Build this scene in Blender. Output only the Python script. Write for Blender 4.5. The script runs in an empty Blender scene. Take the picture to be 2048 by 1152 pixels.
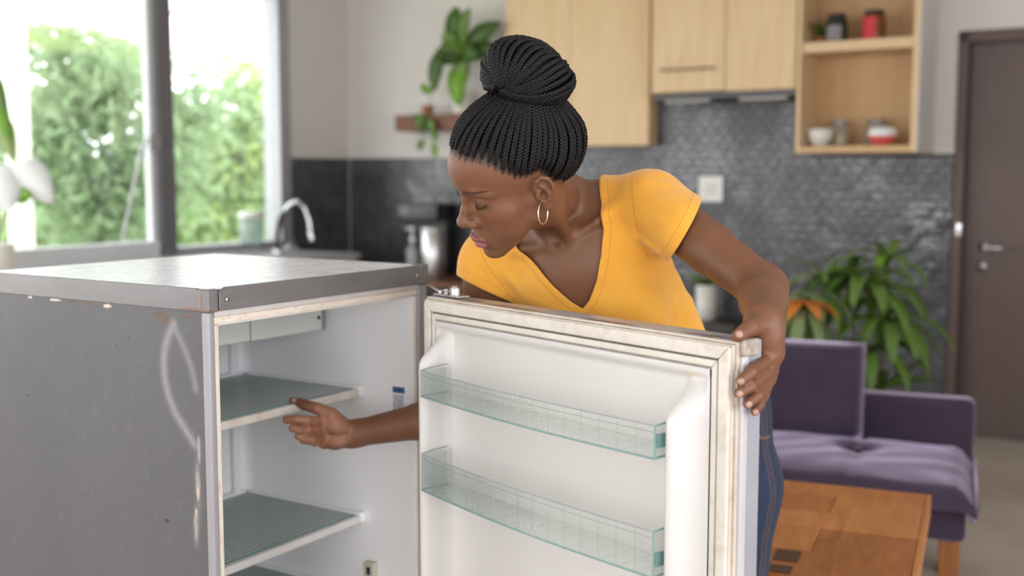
import bpy, bmesh, math, random
import numpy as np
from mathutils import Vector, Matrix

random.seed(7)
rng = np.random.default_rng(7)
SC = bpy.context.scene
COL = SC.collection

# ------------------------------------------------------------------ camera
FPX, HZ, CAMZ = 2277.0, 345.0, 1.38
PITCH = math.atan((576 - HZ) / FPX)
cd = bpy.data.cameras.new('camera')
cam = bpy.data.objects.new('camera', cd)
COL.objects.link(cam)
cam.location = (0, 0, CAMZ)
cam.rotation_euler = (math.pi / 2 - PITCH, 0, 0)
cd.sensor_width = 36.0
cd.lens = 36.0 * FPX / 2048
cd.clip_start = 0.05
cd.clip_end = 200
cd.dof.use_dof = True
cd.dof.focus_distance = 1.68
cd.dof.aperture_fstop = 2.8
SC.camera = cam

# ------------------------------------------------------------------ world, lights, exposure
SC.view_settings.view_transform = 'Standard'
SC.view_settings.look = 'None'
SC.view_settings.gamma = 1.0
SC.view_settings.use_curve_mapping = False
SC.view_settings.exposure = 0.70
SC.cycles.max_bounces = 8
SC.cycles.diffuse_bounces = 4
SC.cycles.glossy_bounces = 4
SC.cycles.transmission_bounces = 8
SC.cycles.transparent_max_bounces = 12
SC.cycles.caustics_reflective = False
SC.cycles.caustics_refractive = False
SC.cycles.sample_clamp_indirect = 6.0
SC.cycles.use_denoising = True

world = bpy.data.worlds.new('overcast_sky')
SC.world = world
world.use_nodes = True
wn = world.node_tree
wn.nodes['Background'].inputs['Color'].default_value = (0.975, 0.965, 1.0, 1)
wn.nodes['Background'].inputs['Strength'].default_value = 3.2

def area_light(name, loc, target, sx, sy, power, color=(1, 1, 1)):
    ld = bpy.data.lights.new(name, 'AREA')
    ld.shape = 'RECTANGLE'; ld.size = sx; ld.size_y = sy
    ld.energy = power; ld.color = color
    o = bpy.data.objects.new(name, ld)
    COL.objects.link(o)
    o.location = loc
    d = Vector(target) - Vector(loc)
    o.rotation_euler = d.to_track_quat('-Z', 'Y').to_euler()
    return o
RA_ = math.radians(-32.8)
def portal(name, x, y, z, sx, sz, ang):
    """sampling portal in a wall opening (room coordinates)"""
    ex = (math.cos(RA_), math.sin(RA_)); ey = (-math.sin(RA_), math.cos(RA_))
    ld = bpy.data.lights.new(name, 'AREA'); ld.shape = 'RECTANGLE'; ld.size = sx; ld.size_y = sz; ld.cycles.is_portal = True
    o = bpy.data.objects.new(name, ld); COL.objects.link(o)
    o.location = (2.35 + ex[0]*x + ey[0]*y, 5.93 + ex[1]*x + ey[1]*y, z)
    d = Vector((math.cos(RA_+ang), math.sin(RA_+ang), 0)); o.rotation_euler = d.to_track_quat('-Z', 'Y').to_euler()
portal('window_portal', -4.26, -2.6, 1.75, 4.0, 1.74, 0.0)
portal('added_left_opening_portal', -4.26, -6.9, 1.55, 3.4, 2.1, 0.0)  # unseen opening added for more light from the left
portal('near_opening_portal', -1.9, -9.45, 1.7, 3.4, 1.8, math.pi/2)  # unseen opening put in for the reflections on the tiles
portal('front_fill_opening_portal', 1.9, -9.45, 1.35, 1.6, 2.3, math.pi/2)  # unseen opening added as frontal fill for skin and shirt
portal('right_fill_opening_portal', 3.25, -6.0, 1.65, 5.0, 1.7, math.pi)  # unseen opening added to brighten the fridge inside and window wall

# ------------------------------------------------------------------ helpers
def ray(u, v):
    dx = (u - 1024) / FPX; dz = -(v - 576) / FPX
    c, s = math.cos(PITCH), math.sin(PITCH)
    return np.array([dx, c + dz * s, -s + dz * c])
def PX(u, v, Y):
    """world point that the photograph shows at pixel (u, v), at depth Y metres"""
    r = ray(u, v); p = r * (Y / r[1]); p[2] += CAMZ
    return p
RA = math.radians(-32.8)          # the room's back wall runs at this angle
EX = np.array([math.cos(RA), math.sin(RA), 0.0]); EY = np.array([-math.sin(RA), math.cos(RA), 0.0])
W0 = np.array([2.35, 5.93, 0.0])  # foot of the back wall beside the door
def RW(x, y, z):
    """room coordinates (x right along the back wall, y into it, z up) to world"""
    return W0 + EX * x + EY * y + np.array([0, 0, z])
def on_wall(u, v, off):
    r = ray(u, v); o = W0 - EY * off - np.array([0, 0, CAMZ]); k = (o @ EY) / (r @ EY)
    p = r * k + np.array([0, 0, CAMZ]) - W0
    return float(p @ EX), float(p[2])

def props(o, label=None, cat=None, group=None, kind=None):
    if label: o['label'] = label
    if cat: o['category'] = cat
    if group: o['group'] = group
    if kind: o['kind'] = kind
    return o
def thing(name, loc, rz, label, cat, group=None):
    o = bpy.data.objects.new(name, None)
    o.empty_display_size = 0.1
    COL.objects.link(o)
    o.location = loc; o.rotation_euler = (0, 0, rz)
    return props(o, label, cat, group)
def copy_tree(o, parent=None):
    c = o.copy(); COL.objects.link(c)
    if parent: c.parent = parent
    for ch in list(o.children): copy_tree(ch, c)
    return c

class MB:
    def __init__(s): s.v = []; s.f = []; s.m = []; s.mi = 0
    def add(s, vs, fs):
        n = len(s.v); s.v.extend([tuple(map(float, p)) for p in vs])
        s.f.extend([tuple(i + n for i in f) for f in fs]); s.m.extend([s.mi] * len(fs)); return s
    def box(s, a, b, rot=None, piv=None):
        x0, y0, z0 = a; x1, y1, z1 = b
        vs = [(x0,y0,z0),(x1,y0,z0),(x1,y1,z0),(x0,y1,z0),(x0,y0,z1),(x1,y0,z1),(x1,y1,z1),(x0,y1,z1)]
        if rot is not None:
            pv = Vector(piv if piv is not None else ((x0+x1)/2,(y0+y1)/2,(z0+z1)/2))
            vs = [tuple(rot @ (Vector(p) - pv) + pv) for p in vs]
        return s.add(vs, [(0,3,2,1),(4,5,6,7),(0,1,5,4),(1,2,6,5),(2,3,7,6),(3,0,4,7)])
    def hexa(s, vs):
        return s.add(vs, [(0,3,2,1),(4,5,6,7),(0,1,5,4),(1,2,6,5),(2,3,7,6),(3,0,4,7)])
    def tube(s, path, rad, seg=8, caps=True, sq=1.0):
        P = [Vector(p) for p in path]; n = len(P)
        R = list(rad) if hasattr(rad, '__len__') else [rad] * n
        vs = []; prev = None
        for i in range(n):
            t = (P[min(i+1,n-1)] - P[max(i-1,0)])
            t = t.normalized() if t.length > 1e-9 else Vector((0,0,1))
            if prev is None:
                a = Vector((0,0,1)) if abs(t.z) < .9 else Vector((1,0,0))
                nx = t.cross(a).normalized()
            else:
                nx = (prev - t * prev.dot(t)).normalized()
            prev = nx; ny = t.cross(nx)
            for k in range(seg):
                an = 2 * math.pi * k / seg
                vs.append(P[i] + (nx * math.cos(an) + ny * math.sin(an) * sq) * R[i])
        fs = []
        for i in range(n - 1):
            for k in range(seg):
                a = i*seg+k; b = i*seg+(k+1)%seg
                fs.append((a, b, b+seg, a+seg))
        if caps:
            fs.append(tuple(range(seg-1,-1,-1))); fs.append(tuple((n-1)*seg+k for k in range(seg)))
        return s.add(vs, fs)
    def lathe(s, prof, c=(0,0,0), seg=24, cap=True):
        vs = []
        for r, z in prof:
            for k in range(seg):
                an = 2*math.pi*k/seg
                vs.append((c[0]+r*math.cos(an), c[1]+r*math.sin(an), c[2]+z))
        fs = []; n = len(prof)
        for i in range(n-1):
            for k in range(seg):
                a=i*seg+k; b=i*seg+(k+1)%seg
                fs.append((a,b,b+seg,a+seg))
        if cap:
            fs.append(tuple(range(seg-1,-1,-1))); fs.append(tuple((n-1)*seg+k for k in range(seg)))
        return s.add(vs, fs)
    def prism(s, poly, y0, y1, axis='y'):
        n = len(poly)
        if axis == 'y': vs = [(a,y0,b) for a,b in poly] + [(a,y1,b) for a,b in poly]
        elif axis == 'x': vs = [(y0,a,b) for a,b in poly] + [(y1,a,b) for a,b in poly]
        else: vs = [(a,b,y0) for a,b in poly] + [(a,b,y1) for a,b in poly]
        fs = [tuple(range(n)), tuple(range(2*n-1,n-1,-1))]
        for i in range(n): fs.append((i,(i+n),(i+1)%n+n,(i+1)%n))
        return s.add(vs, fs)
    def blade(s, base, d, up, L, W, droop=.3, n=6, fold=.15, tip=1.0, shape=None):
        """a leaf blade: two rows of quads folded along its midrib"""
        base = Vector(base); d = Vector(d).normalized(); up = Vector(up)
        side = d.cross(up)
        side = side.normalized() if side.length > 1e-6 else Vector((1,0,0))
        up = side.cross(d).normalized()
        vs = []; p = base.copy(); dd = d.copy()
        for i in range(n+1):
            t = i / n
            w = W * (shape(t) if shape else (math.sin(math.pi * min(1, t*.93+.05)) ** .8)) * .5
            un = side.cross(dd).normalized()
            vs += [p - side*w + un*w*fold*2, p, p + side*w + un*w*fold*2]
            dd = (dd + Vector((0,0,-1)) * droop / n * (1+t)).normalized()
            p = p + dd * (L/n)
        fs = []
        for i in range(n):
            a = i*3
            fs += [(a,a+1,a+4,a+3),(a+1,a+2,a+5,a+4)]
        return s.add(vs, fs)
    def mesh(s, name):
        me = bpy.data.meshes.new(name)
        me.from_pydata(s.v, [], s.f)
        if any(s.m): me.polygons.foreach_set('material_index', s.m)
        me.update(); return me
    def build(s, name, mats, parent=None, smooth=False, bevel=0, seg=2, solid=0, loc=None, fix=True, sub=0):
        me = s.mesh(name)
        if fix:
            bm = bmesh.new(); bm.from_mesh(me); bmesh.ops.recalc_face_normals(bm, faces=bm.faces); bm.to_mesh(me); bm.free()
        return finish(name, me, mats, parent, smooth, bevel, seg, solid, loc, sub)

def finish(name, me, mats, parent=None, smooth=False, bevel=0, seg=2, solid=0, loc=None, sub=0):
    for m in (mats if isinstance(mats, (list, tuple)) else [mats]): me.materials.append(m)
    if smooth or bevel: me.polygons.foreach_set('use_smooth', [True]*len(me.polygons))
    o = bpy.data.objects.new(name, me); COL.objects.link(o)
    if parent: o.parent = parent
    if loc is not None: o.location = loc
    if sub:
        m = o.modifiers.new('sub','SUBSURF'); m.levels = sub; m.render_levels = sub
    if solid:
        m = o.modifiers.new('solid','SOLIDIFY'); m.thickness = solid; m.offset = 0
    if bevel:
        m = o.modifiers.new('bevel','BEVEL'); m.width = bevel; m.segments = seg; m.limit_method='ANGLE'; m.angle_limit=math.radians(35)
        m.harden_normals = False
        try:
            w = o.modifiers.new('wn','WEIGHTED_NORMAL'); w.keep_sharp = True
        except Exception: pass
    return o

# ------------------------------------------------------------------ materials
def srgb(r, g, b):
    f = lambda c: (c/255/12.92) if c/255 <= .04045 else ((c/255+.055)/1.055)**2.4
    return (f(r), f(g), f(b))
class NT:
    """small node-graph writer"""
    def __init__(s, name):
        s.m = bpy.data.materials.new(name); s.m.use_nodes = True
        s.t = s.m.node_tree; s.b = s.t.nodes['Principled BSDF']; s.out = s.t.nodes['Material Output']
        s._c = {}
    def n(s, typ, ins=None, **kw):
        nd = s.t.nodes.new(typ)
        for k, v in kw.items(): setattr(nd, k, v)
        if ins:
            for k, v in ins.items(): s.put(nd.inputs[k], v)
        return nd
    def put(s, sock, v):
        if hasattr(v, 'is_output') or isinstance(v, bpy.types.NodeSocket): s.t.links.new(v, sock)
        elif isinstance(v, bpy.types.Node): s.t.links.new(v.outputs[0], sock)
        else:
            if isinstance(v, (tuple, list)) and len(v) == 3 and sock.type == 'RGBA': v = (*v, 1)
            sock.default_value = v
    def set(s, **kw):
        for k, v in kw.items(): s.put(s.b.inputs[k.replace('_', ' ')], v)
        return s
    def co(s, kind='Object', scale=(1,1,1), loc=(0,0,0)):
        tc = s.n('ShaderNodeTexCoord')
        mp = s.n('ShaderNodeMapping', {'Vector': tc.outputs[kind], 'Scale': scale, 'Location': loc})
        return mp.outputs[0]
    def noise(s, scale, vec=None, detail=4, rough=.6, dist=0):
        return s.n('ShaderNodeTexNoise', {'Vector': vec if vec is not None else s.co(), 'Scale': scale, 'Detail': detail, 'Roughness': rough, 'Distortion': dist}).outputs['Fac']
    def ramp(s, fac, p0, p1, c0=(0,0,0), c1=(1,1,1)):
        r = s.n('ShaderNodeValToRGB', {'Fac': fac})
        e = r.color_ramp.elements; e[0].position = p0; e[1].position = p1; e[0].color = (*c0,1); e[1].color = (*c1,1)
        return r.outputs[0]
    def mix(s, fac, a, b, mode='MIX'):
        m = s.n('ShaderNodeMix', data_type='RGBA', blend_type=mode)
        s.put(m.inputs[0], fac); s.put(m.inputs[6], a); s.put(m.inputs[7], b)
        return m.outputs[2]
    def math(s, op, a, b=0.0, c=0.0, clamp=False):
        m = s.n('ShaderNodeMath', operation=op, use_clamp=clamp)
        s.put(m.inputs[0], a); s.put(m.inputs[1], b); s.put(m.inputs[2], c)
        return m.outputs[0]
    def attr(s, name, out='Fac'):
        return s.n('ShaderNodeAttribute', attribute_name=name).outputs[out]
    def bump(s, h, strength=.3, dist=.001):
        b = s.n('ShaderNodeBump', {'Height': h, 'Strength': strength, 'Distance': dist})
        s.put(s.b.inputs['Normal'], b.outputs[0]); return b
def pm(name, col, rough=.5, metal=0.0, var=0.0, vs=6, bump=0.0, bs=60, stretch=(1,1,1), col2=None, **kw):
    """procedural principled material with a mottled colour and fine relief"""
    t = NT(name); vec = t.co('Object', stretch)
    c2 = col2 if col2 is not None else tuple(c*(1-var) for c in col)
    if var or col2 is not None:
        t.set(Base_Color=t.mix(t.ramp(t.noise(vs, vec), .3, .7), col, c2))
    else: t.set(Base_Color=col)
    t.set(Roughness=rough, Metallic=metal)
    if bump: t.bump(t.noise(bs, vec), bump)
    for k, v in kw.items(): t.set(**{k: v})
    return t.m
def glass(name, tint=(.9,.97,.95), rough=.05, amount=.25, bump=0, bs=100):
    """clear sheet glass: see-through with a reflecting surface"""
    t = NT(name)
    t.set(Base_Color=tint, Roughness=rough)
    tr = t.n('ShaderNodeBsdfTransparent', {'Color': tint})
    gl = t.n('ShaderNodeBsdfGlossy', {'Color': (1,1,1), 'Roughness': rough})
    fr = t.n('ShaderNodeLayerWeight', {'Blend': .5})
    if bump:
        b = t.n('ShaderNodeBump', {'Height': t.noise(bs), 'Strength': bump, 'Distance': .002})
        t.put(gl.inputs['Normal'], b.outputs[0]); t.put(fr.inputs['Normal'], b.outputs[0])
    fz = t.math('ADD', t.math('MULTIPLY', t.math('POWER', fr.outputs['Facing'], 5.0), .9), .04)
    mx = t.n('ShaderNodeMixShader', {0: fz, 1: tr.outputs[0], 2: gl.outputs[0]})
    df = t.n('ShaderNodeBsdfDiffuse', {'Color': tint})
    m2 = t.n('ShaderNodeMixShader', {0: amount, 1: mx.outputs[0], 2: df.outputs[0]})
    t.put(t.out.inputs['Surface'], m2.outputs[0])
    return t.m
def wood(name, c1, c2, scale=3, stretch=(12,12,1.2), rough=.45, fig=1.0, bump=.1):
    t = NT(name); vec = t.co('Object', stretch)
    a = t.noise(scale, vec, 5, .6, 1.5); b = t.noise(scale*9, vec, 3, .5)
    f = t.math('ADD', t.math('MULTIPLY', a, .75), t.math('MULTIPLY', b, .25))
    t.set(Base_Color=t.mix(t.ramp(f, .5-.18/fig, .5+.18/fig), c1, c2), Roughness=rough)
    t.bump(f, bump, .0006)
    return t.m
M = {}
M['wall'] = pm('painted_wall', (.72,.69,.66), .85, var=.04, vs=2, bump=.12, bs=120)
M['ceiling'] = pm('ceiling_paint', (.8,.8,.79), .9, var=.03)
M['alu'] = pm('window_aluminium', (.42,.42,.45), .4, .3, var=.15, vs=5)
M['alu_light'] = pm('window_sash_paint', (.72,.73,.76), .4, 0, var=.05, vs=5)
M['pane'] = glass('window_glass', (.97,.99,.98), .02, .02)
M['grout'] = pm('dark_grout', (.035,.035,.04), .8, var=.3, vs=30)
M['chrome'] = pm('chrome', (.75,.76,.78), .12, 1.0, var=.05)
M['steel'] = pm('brushed_steel', (.62,.62,.62), .32, 1.0, var=.1, vs=20, stretch=(1,1,14))
M['black'] = pm('black_plastic', (.016,.016,.018), .35, var=.3, vs=12)
M['white_plastic'] = pm('white_plastic', (.82,.82,.78), .4, var=.04, vs=12)
M['ply'] = wood('pale_ash_veneer', srgb(230,204,164), srgb(214,182,138), 2.2, (9,9,.9), .5, .8, .05)
M['ply_in'] = wood('ash_veneer_inside', srgb(216,182,138), srgb(200,162,116), 2.2, (9,9,.9), .6, .8, .05)
M['bronze'] = pm('bronze_handle', (.20,.115,.06), .4, .5, var=.3, vs=20)
M['door'] = wood('dark_brown_door', srgb(104,88,84), srgb(90,75,71), 2.5, (14,14,.6), .5, .7, .05)
M['doorframe'] = pm('door_frame_wood', srgb(98,78,72), .5, var=.2, vs=12, stretch=(6,6,.5))
M['terracotta'] = pm('terracotta', (.42,.17,.08), .8, var=.25, vs=8, bump=.2)
M['ceramic'] = pm('white_glazed_ceramic', (.82,.81,.75), .22, var=.05, vs=8)
# ================================================================== the room shell
XL = -4.183           # window wall, in room coordinates
def room_mesh(mb, name, mat, parent=None, kind='structure', **kw):
    """mesh written in room coordinates"""
    mb.v = [tuple(RW(*p)) for p in mb.v]
    o = mb.build(name, mat, parent, **kw)
    if kind: o['kind'] = kind
    return o
room_mesh(MB().box((XL-.3,-9.7,-.12),(3.4,.3,-.004)), 'floor', pm('floor_screed', (.33,.30,.27), .8, var=.1))
FLOOR = bpy.data.objects['floor']
room_mesh(MB().box((XL-.3,-9.7,2.75),(3.4,.3,2.9)), 'ceiling', M['ceiling'])
# back wall with a doorway
wb = MB()
wb.box((XL-.3,0,0),(-.054,.2,2.75)); wb.box((-.054,0,2.1),(.93,.2,2.75)); wb.box((.93,0,0),(3.2,.2,2.75))
WBACK = room_mesh(wb, 'wall_back', M['wall'])
# window wall: opening from y=-.62 to y=-4.6, above z=.88
wl = MB()
wl.box((XL-.2,-.60,0),(XL,0,2.75)); wl.box((XL-.2,-4.6,0),(XL,-.60,.88)); wl.box((XL-.2,-4.6,2.62),(XL,-.60,2.75)); wl.box((XL-.2,-5.2,0),(XL,-4.6,2.75)); wl.box((XL-.2,-8.6,0),(XL,-5.2,.5)); wl.box((XL-.2,-8.6,2.6),(XL,-5.2,2.75)); wl.box((XL-.2,-9.5,0),(XL,-8.6,2.75))  # the opening nearer the camera is unseen, added for its light
wn_ = MB(); wn_.box((XL-.2,-9.7,0),(1.1,-9.5,.8)); wn_.box((2.7,-9.7,0),(3.2,-9.5,.8)); wn_.box((XL-.2,-9.7,2.6),(3.2,-9.5,2.75)); wn_.box((XL-.2,-9.7,.8),(-3.6,-9.5,2.6)); wn_.box((-.2,-9.7,.8),(1.1,-9.5,2.6)); wn_.box((2.7,-9.7,.8),(3.2,-9.5,2.6))  # unseen openings, added for fill light and tile reflections
room_mesh(wn_, 'wall_front', M['wall'])
room_mesh(MB().box((3.2,-9.7,0),(3.4,.2,.8)).box((3.2,-9.7,2.5),(3.4,.2,2.75)).box((3.2,-9.7,.8),(3.4,-8.5,2.5)).box((3.2,-3.5,.8),(3.4,.2,2.5)), 'wall_right', M['wall'])  # its unseen opening is added to let fill light in
WLEFT = room_mesh(wl, 'wall_left', M['wall'])

# floor tiles, one object each where they show
t = NT('beige_floor_tile'); oi = t.n('ShaderNodeObjectInfo').outputs['Random']
t.set(Base_Color=t.mix(t.ramp(t.noise(3), .3,.7), srgb(196,184,170), srgb(178,164,150)), Roughness=.32)
M['ftile'] = t.m
tile_me = MB().box((0,0,-.004),(.594,.594,.0)).build('tile', M['ftile'], FLOOR, bevel=.0015, seg=1)
first = True
for i in range(-7, 5):
    for j in range(-16, 1):
        x, y = i*.6+.12, j*.6+.0
        w = RW(x+.3, y+.3, 0)
        if j == 0: continue
        o = tile_me if first else tile_me.copy()
        if not first: COL.objects.link(o)
        first = False
        o.location = RW(x, y, 0); o.rotation_euler = (0,0,RA); o.parent = FLOOR

# wall tiles -------------------------------------------------------
def tile_mat(name, c, rough):
    t = NT(name); oi = t.n('ShaderNodeObjectInfo').outputs['Random']
    n = t.noise(9, t.co('Generated' if False else 'Object', (1,1,1)), 3, .6)
    t.set(Base_Color=t.mix(t.ramp(n,.35,.7), c, tuple(x*1.5+.01 for x in c)), Roughness=t.math('ADD', t.math('MULTIPLY', t.ramp(t.noise(3.2, None, 4), .40, .62), .30), rough), Specular_IOR_Level=.7)
    t.bump(t.noise(13, None, 3, .7), .5, .008)
    return t.m
M['tile_dark'] = tile_mat('dark_glazed_tile', (.052,.052,.058), .10)
M['tile_small'] = tile_mat('graphite_glazed_tile', (.06,.06,.066), .10)
TT = 1.476
pieces = []
def add_tile(lst, x0, z0, x1, z1, face='back', g=.0025):
    lst.append((x0+g, z0+g, x1-g, z1-g, face))
big, small = [], []
# large tiles left of the cabinets and on the window wall return
z = TT
while z > .1:
    z0 = z - .125
    x = XL + .004
    while x < -2.66:
        add_tile(big, x, z0, min(x+.25,-2.65), z); x += .25
    z = z0
z = TT
while z > .1:
    z0 = z - .125; y = -.004
    row = int(round((TT-z)/.125)); y = -.004 - (0.125 if row % 2 else 0)
    if row % 2: add_tile(big, -.129, z0, -.004, z, 'left')
    while y > -.59:
        y1 = max(y-.25, -.595); add_tile(big, y1, z0, y, z, 'left'); y = y1
    z = z0
# small staggered tiles behind the cabinets and sofa
z = 1.83; row = 0
while z > .03:
    z0 = z - .046
    off = .0375*(row % 2)
    x = -2.65 - off
    while x < -.062:
        xa, xb = max(x,-2.65), min(x+.075, -.058)
        top_ok = z <= TT+.01 or (-2.12 <= (xa+xb)/2 <= -.80) or ((xa+xb)/2 < -1.6 and z <= 1.60)
        if xb-xa > .012 and top_ok and z0 > .02: add_tile(small, xa, z0, xb, z)
        x += .075
    z = z0; row += 1
def tile_verts(t, jit):
    x0,z0,x1,z1,face = t
    d = .006
    # four front corners pushed individually: hand-made unevenness
    dz = [d + random.uniform(-jit,jit) for _ in range(4)]
    if face == 'back':
        return [(x0,-dz[0],z0),(x1,-dz[1],z0),(x1,0,z0),(x0,0,z0),(x0,-dz[2],z1),(x1,-dz[3],z1),(x1,0,z1),(x0,0,z1)]
    return [(XL+dz[0],x0,z0),(XL+dz[1],x1,z0),(XL,x1,z0),(XL,x0,z0),(XL+dz[2],x0,z1),(XL+dz[3],x1,z1),(XL,x1,z1),(XL,x0,z1)]
def in_view(t):
    xm, zm = (t[0]+t[2])/2, (t[1]+t[3])/2
    if t[4] == 'left': return True
    w = RW(xm,0,zm); c,s = math.cos(PITCH), math.sin(PITCH)
    q = w - np.array([0,0,CAMZ]); dd = q[1]*c-q[2]*s; up = q[1]*s+q[2]*c
    u, v = 1024+FPX*q[0]/dd, 576-FPX*up/dd
    hidden = (850<u<1400 and v>345) or (v>800) or (u<1297 and v<291 and u>1010) or (u<850 and v>540) or (890<u<1170)
    return not hidden
vis = [t for t in small if in_view(t)]
vis.sort(key=lambda t: -(t[0]))
single = set(id(t) for t in vis[:290])
stuff = MB()
for t_ in small:
    vs = tile_verts(t_, .0012)
    if id(t_) in single:
        room_mesh(MB().hexa(vs), 'tile', M['tile_small'], WBACK, kind=None)
    else: stuff.hexa(vs)
room_mesh(stuff, 'small_tiles', M['tile_small'], WBACK, kind='stuff')
stuffb = MB()
for t_ in big:
    vs = tile_verts(t_, .0012)
    if t_[4]=='left':
        if t_[1] > .7: room_mesh(MB().hexa(vs), 'tile', M['tile_dark'], WLEFT, kind=None)
        else: room_mesh(MB().hexa(vs), 'tile', M['tile_dark'], WLEFT, kind=None)
    elif t_[1] > .6 and t_[2] < -3.1:
        room_mesh(MB().hexa(vs), 'tile', M['tile_dark'], WBACK, kind=None)
    else: stuffb.hexa(vs)
room_mesh(stuffb, 'large_tiles', M['tile_dark'], WBACK, kind='stuff')
gr = MB().box((XL,-.0012,.0),(-.057,0,TT+.002)).box((-2.12,-.0012,TT),(-.80,0,1.835)).box((-2.65,-.0012,TT),(-2.12,0,1.60))
room_mesh(gr, 'trim_1', pm('grout_mid', (.05,.05,.055), .6, var=.3, vs=30), None)
room_mesh(MB().box((XL,-.597,.0),(XL+.0012,0,TT+.002)), 'trim_2', M['grout'], None)
room_mesh(MB().box((XL+.001,-.012,0.0),(XL+.012,-.001,TT)), 'trim_3', pm('tile_edge_strip', (.55,.50,.46), .5, var=.1), None)

# door on the right ------------------------------------------------
dr = thing('door_1', RW(0,0,0), RA, None, None)
dr['kind'] = 'structure'
f = MB().box((-.054,-.02,0),(-.003,.13,2.10)).box((.855,-.02,0),(.93,.13,2.10)).box((-.054,-.02,2.04),(.93,.13,2.10))
f.box((-.054,.13,0),(.93,.15,2.10))  # added backing sheet, blocks sky light leaking round the leaf
f.build('door_frame', M['doorframe'], dr, bevel=.004)
MB().box((-.003,.045,.0),(.855,.085,2.04)).build('door_leaf', M['door'], dr, bevel=.002)
h = MB()
h.tube([(.098,.045,.994),(.098,.038,.994)], .027, 24); h.tube([(.098,.04,.994),(.098,-.008,.994)], .009, 12)
h.tube([(.098,-.006,.994),(.13,-.010,.994),(.215,-.010,.994)], [.009,.009,.008], 12)
h.build('door_handle', M['chrome'], dr, smooth=True)
k = MB(); k.tube([(.073+.02,.045,.895),(.073+.02,.036,.895)], .026, 24); k.tube([(.093,.037,.895),(.093,.033,.895)], .009, 12)
k.build('lock_plate', M['chrome'], dr, smooth=True)
MB().box((-.032,-.0215,1.05),(-.006,-.019,1.115)).build('strike_plate', M['chrome'], dr, bevel=.001)
MB().box((-.003,.0435,.985),(.855,.0455,.989)).build('groove', M['doorframe'], dr)

# window on the left -----------------------------------------------
win = thing('window_1', RW(XL,-.6,0), RA, None, None); win['kind'] = 'structure'
# local: x right(into room), y 0 .. -4, z
f = MB()
f.box((-.14,-.10,.88),(.012,0,2.62)).box((-.14,-4,.88),(.012,-3.93,2.62)).box((-.14,-4,2.55),(.012,0,2.62)).box((-.14,-1.10,.84),(.03,0,.93))
f.build('window_frame', M['alu'], win, bevel=.003)
MB().box((-.08,-1.115,.88),(.03,-1.0,2.62)).build('mullion', pm('mullion_grey', (.20,.19,.21), .45, .2, var=.15), win, bevel=.003)
s = MB()   # open sash rail of the left light
s.box((-.05,-3.94,.875),(.045,-1.14,.978)).box((-.05,-3.94,2.50),(.0,-1.14,2.56)).box((-.05,-1.16,.9),(.0,-1.115,2.56))
s.build('sash', M['alu_light'], win, bevel=.004)
MB().box((-.03,-3.94,.98),(-.024,-1.14,2.5)).build('pane', M['pane'], win)
MB().box((-.06,-1.0,.93),(-.054,-.1,2.55)).build('pane', M['pane'], win)
st = MB()
st.tube([(.05,-1.16,1.556),(.08,-1.25,1.56),(.09,-1.29,1.53),(.10,-1.46,.99)], .0085, 8)
st.build('stay_arm', M['alu_light'], win, smooth=True)
MB().box((.0,-1.20,1.51),(.05,-1.12,1.60)).build('latch', M['alu'], win, bevel=.004)
MB().box((-.02,-4.0,.84),(.06,.0,.882)).build('window_sill', M['alu_light'], win, bevel=.004)
# ================================================================== kitchen along the back wall
def cab(name, x0, x1, z0, z1, label, dep=.35, **kw):
    t_ = thing(name, RW(x0, 0, z0), RA, label, 'cabinet', **kw)
    t_['w'] = x1-x0; return t_
def front(mb, x0, x1, z0, z1, y=-.35): return mb.box((x0, y-.0, z0), (x1, y+.018, z1))
# tall wall cabinet on the left
xl_, _ = on_wall(1010, 10, .12); xm_, _ = on_wall(1140, 100, .12); xr_, zb_ = on_wall(1297, 291, .12)
c = cab('wall_cabinet', xl_, xr_, zb_, 2.6, 'wide pale ash wall cabinet, the one reaching lowest, left of the hood')
w = xr_-xl_; wm = xm_-xl_
MB().box((0,-.102,0),(w,-.003,2.74-zb_)).build('body', M['ply'], c, bevel=.001)
MB().box((.002,-.120,.002),(wm-.002,-.1025,2.738-zb_)).build('cabinet_door', M['ply'], c, bevel=.0015)
MB().box((wm+.002,-.120,.002),(w-.002,-.1025,2.738-zb_)).build('cabinet_door', M['ply'], c, bevel=.0015)
# shorter cabinets over the hob
c = cab('wall_cabinet', -1.631, -1.1925, 1.825, 2.6, 'short pale ash wall cabinet with a dark bar handle')
w = .4385
MB().box((0,-.332,0),(w,-.003,.775)).build('body', M['ply'], c, bevel=.001)
d = MB().box((.002,-.350,.002),(w-.002,-.333,.773)).build('cabinet_door', M['ply'], c, bevel=.0015)
hb = MB(); hb.box((.062,-.376,.118),(.388,-.366,.130)).box((.075,-.368,.120),(.083,-.350,.128)).box((.367,-.368,.120),(.375,-.350,.128))
hb.build('handle', M['bronze'], d, bevel=.002)
c = cab('wall_cabinet', -1.1905, -.797, 1.82, 2.6, 'short pale ash wall cabinet without a handle, left of the open shelves')
w = .3935
MB().box((0,-.332,0),(w,-.003,.78)).build('body', M['ply'], c, bevel=.001)
MB().box((.002,-.350,.002),(w-.002,-.333,.778)).build('cabinet_door', M['ply'], c, bevel=.0015)
# slim extractor under the short cabinets
hd = thing('extractor_hood', RW(-1.631,0,1.80), RA, 'slim dark grey extractor hood under the short wall cabinets', 'hood')
MB().box((.0,-.330,-.012),(.834,-.004,.019)).build('casing', pm('hood_grey', (.10,.10,.105), .4, .4, var=.2), hd, bevel=.003)
lmt = pm('lamp_diffuser', (.50,.49,.47), .5)
MB().box((.06,-.30,-.030),(.33,-.24,-.0125)).build('lamp_cover', lmt, hd, bevel=.004)
MB().box((.50,-.30,-.030),(.77,-.24,-.0125)).build('lamp_cover', lmt, hd, bevel=.004)
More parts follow.
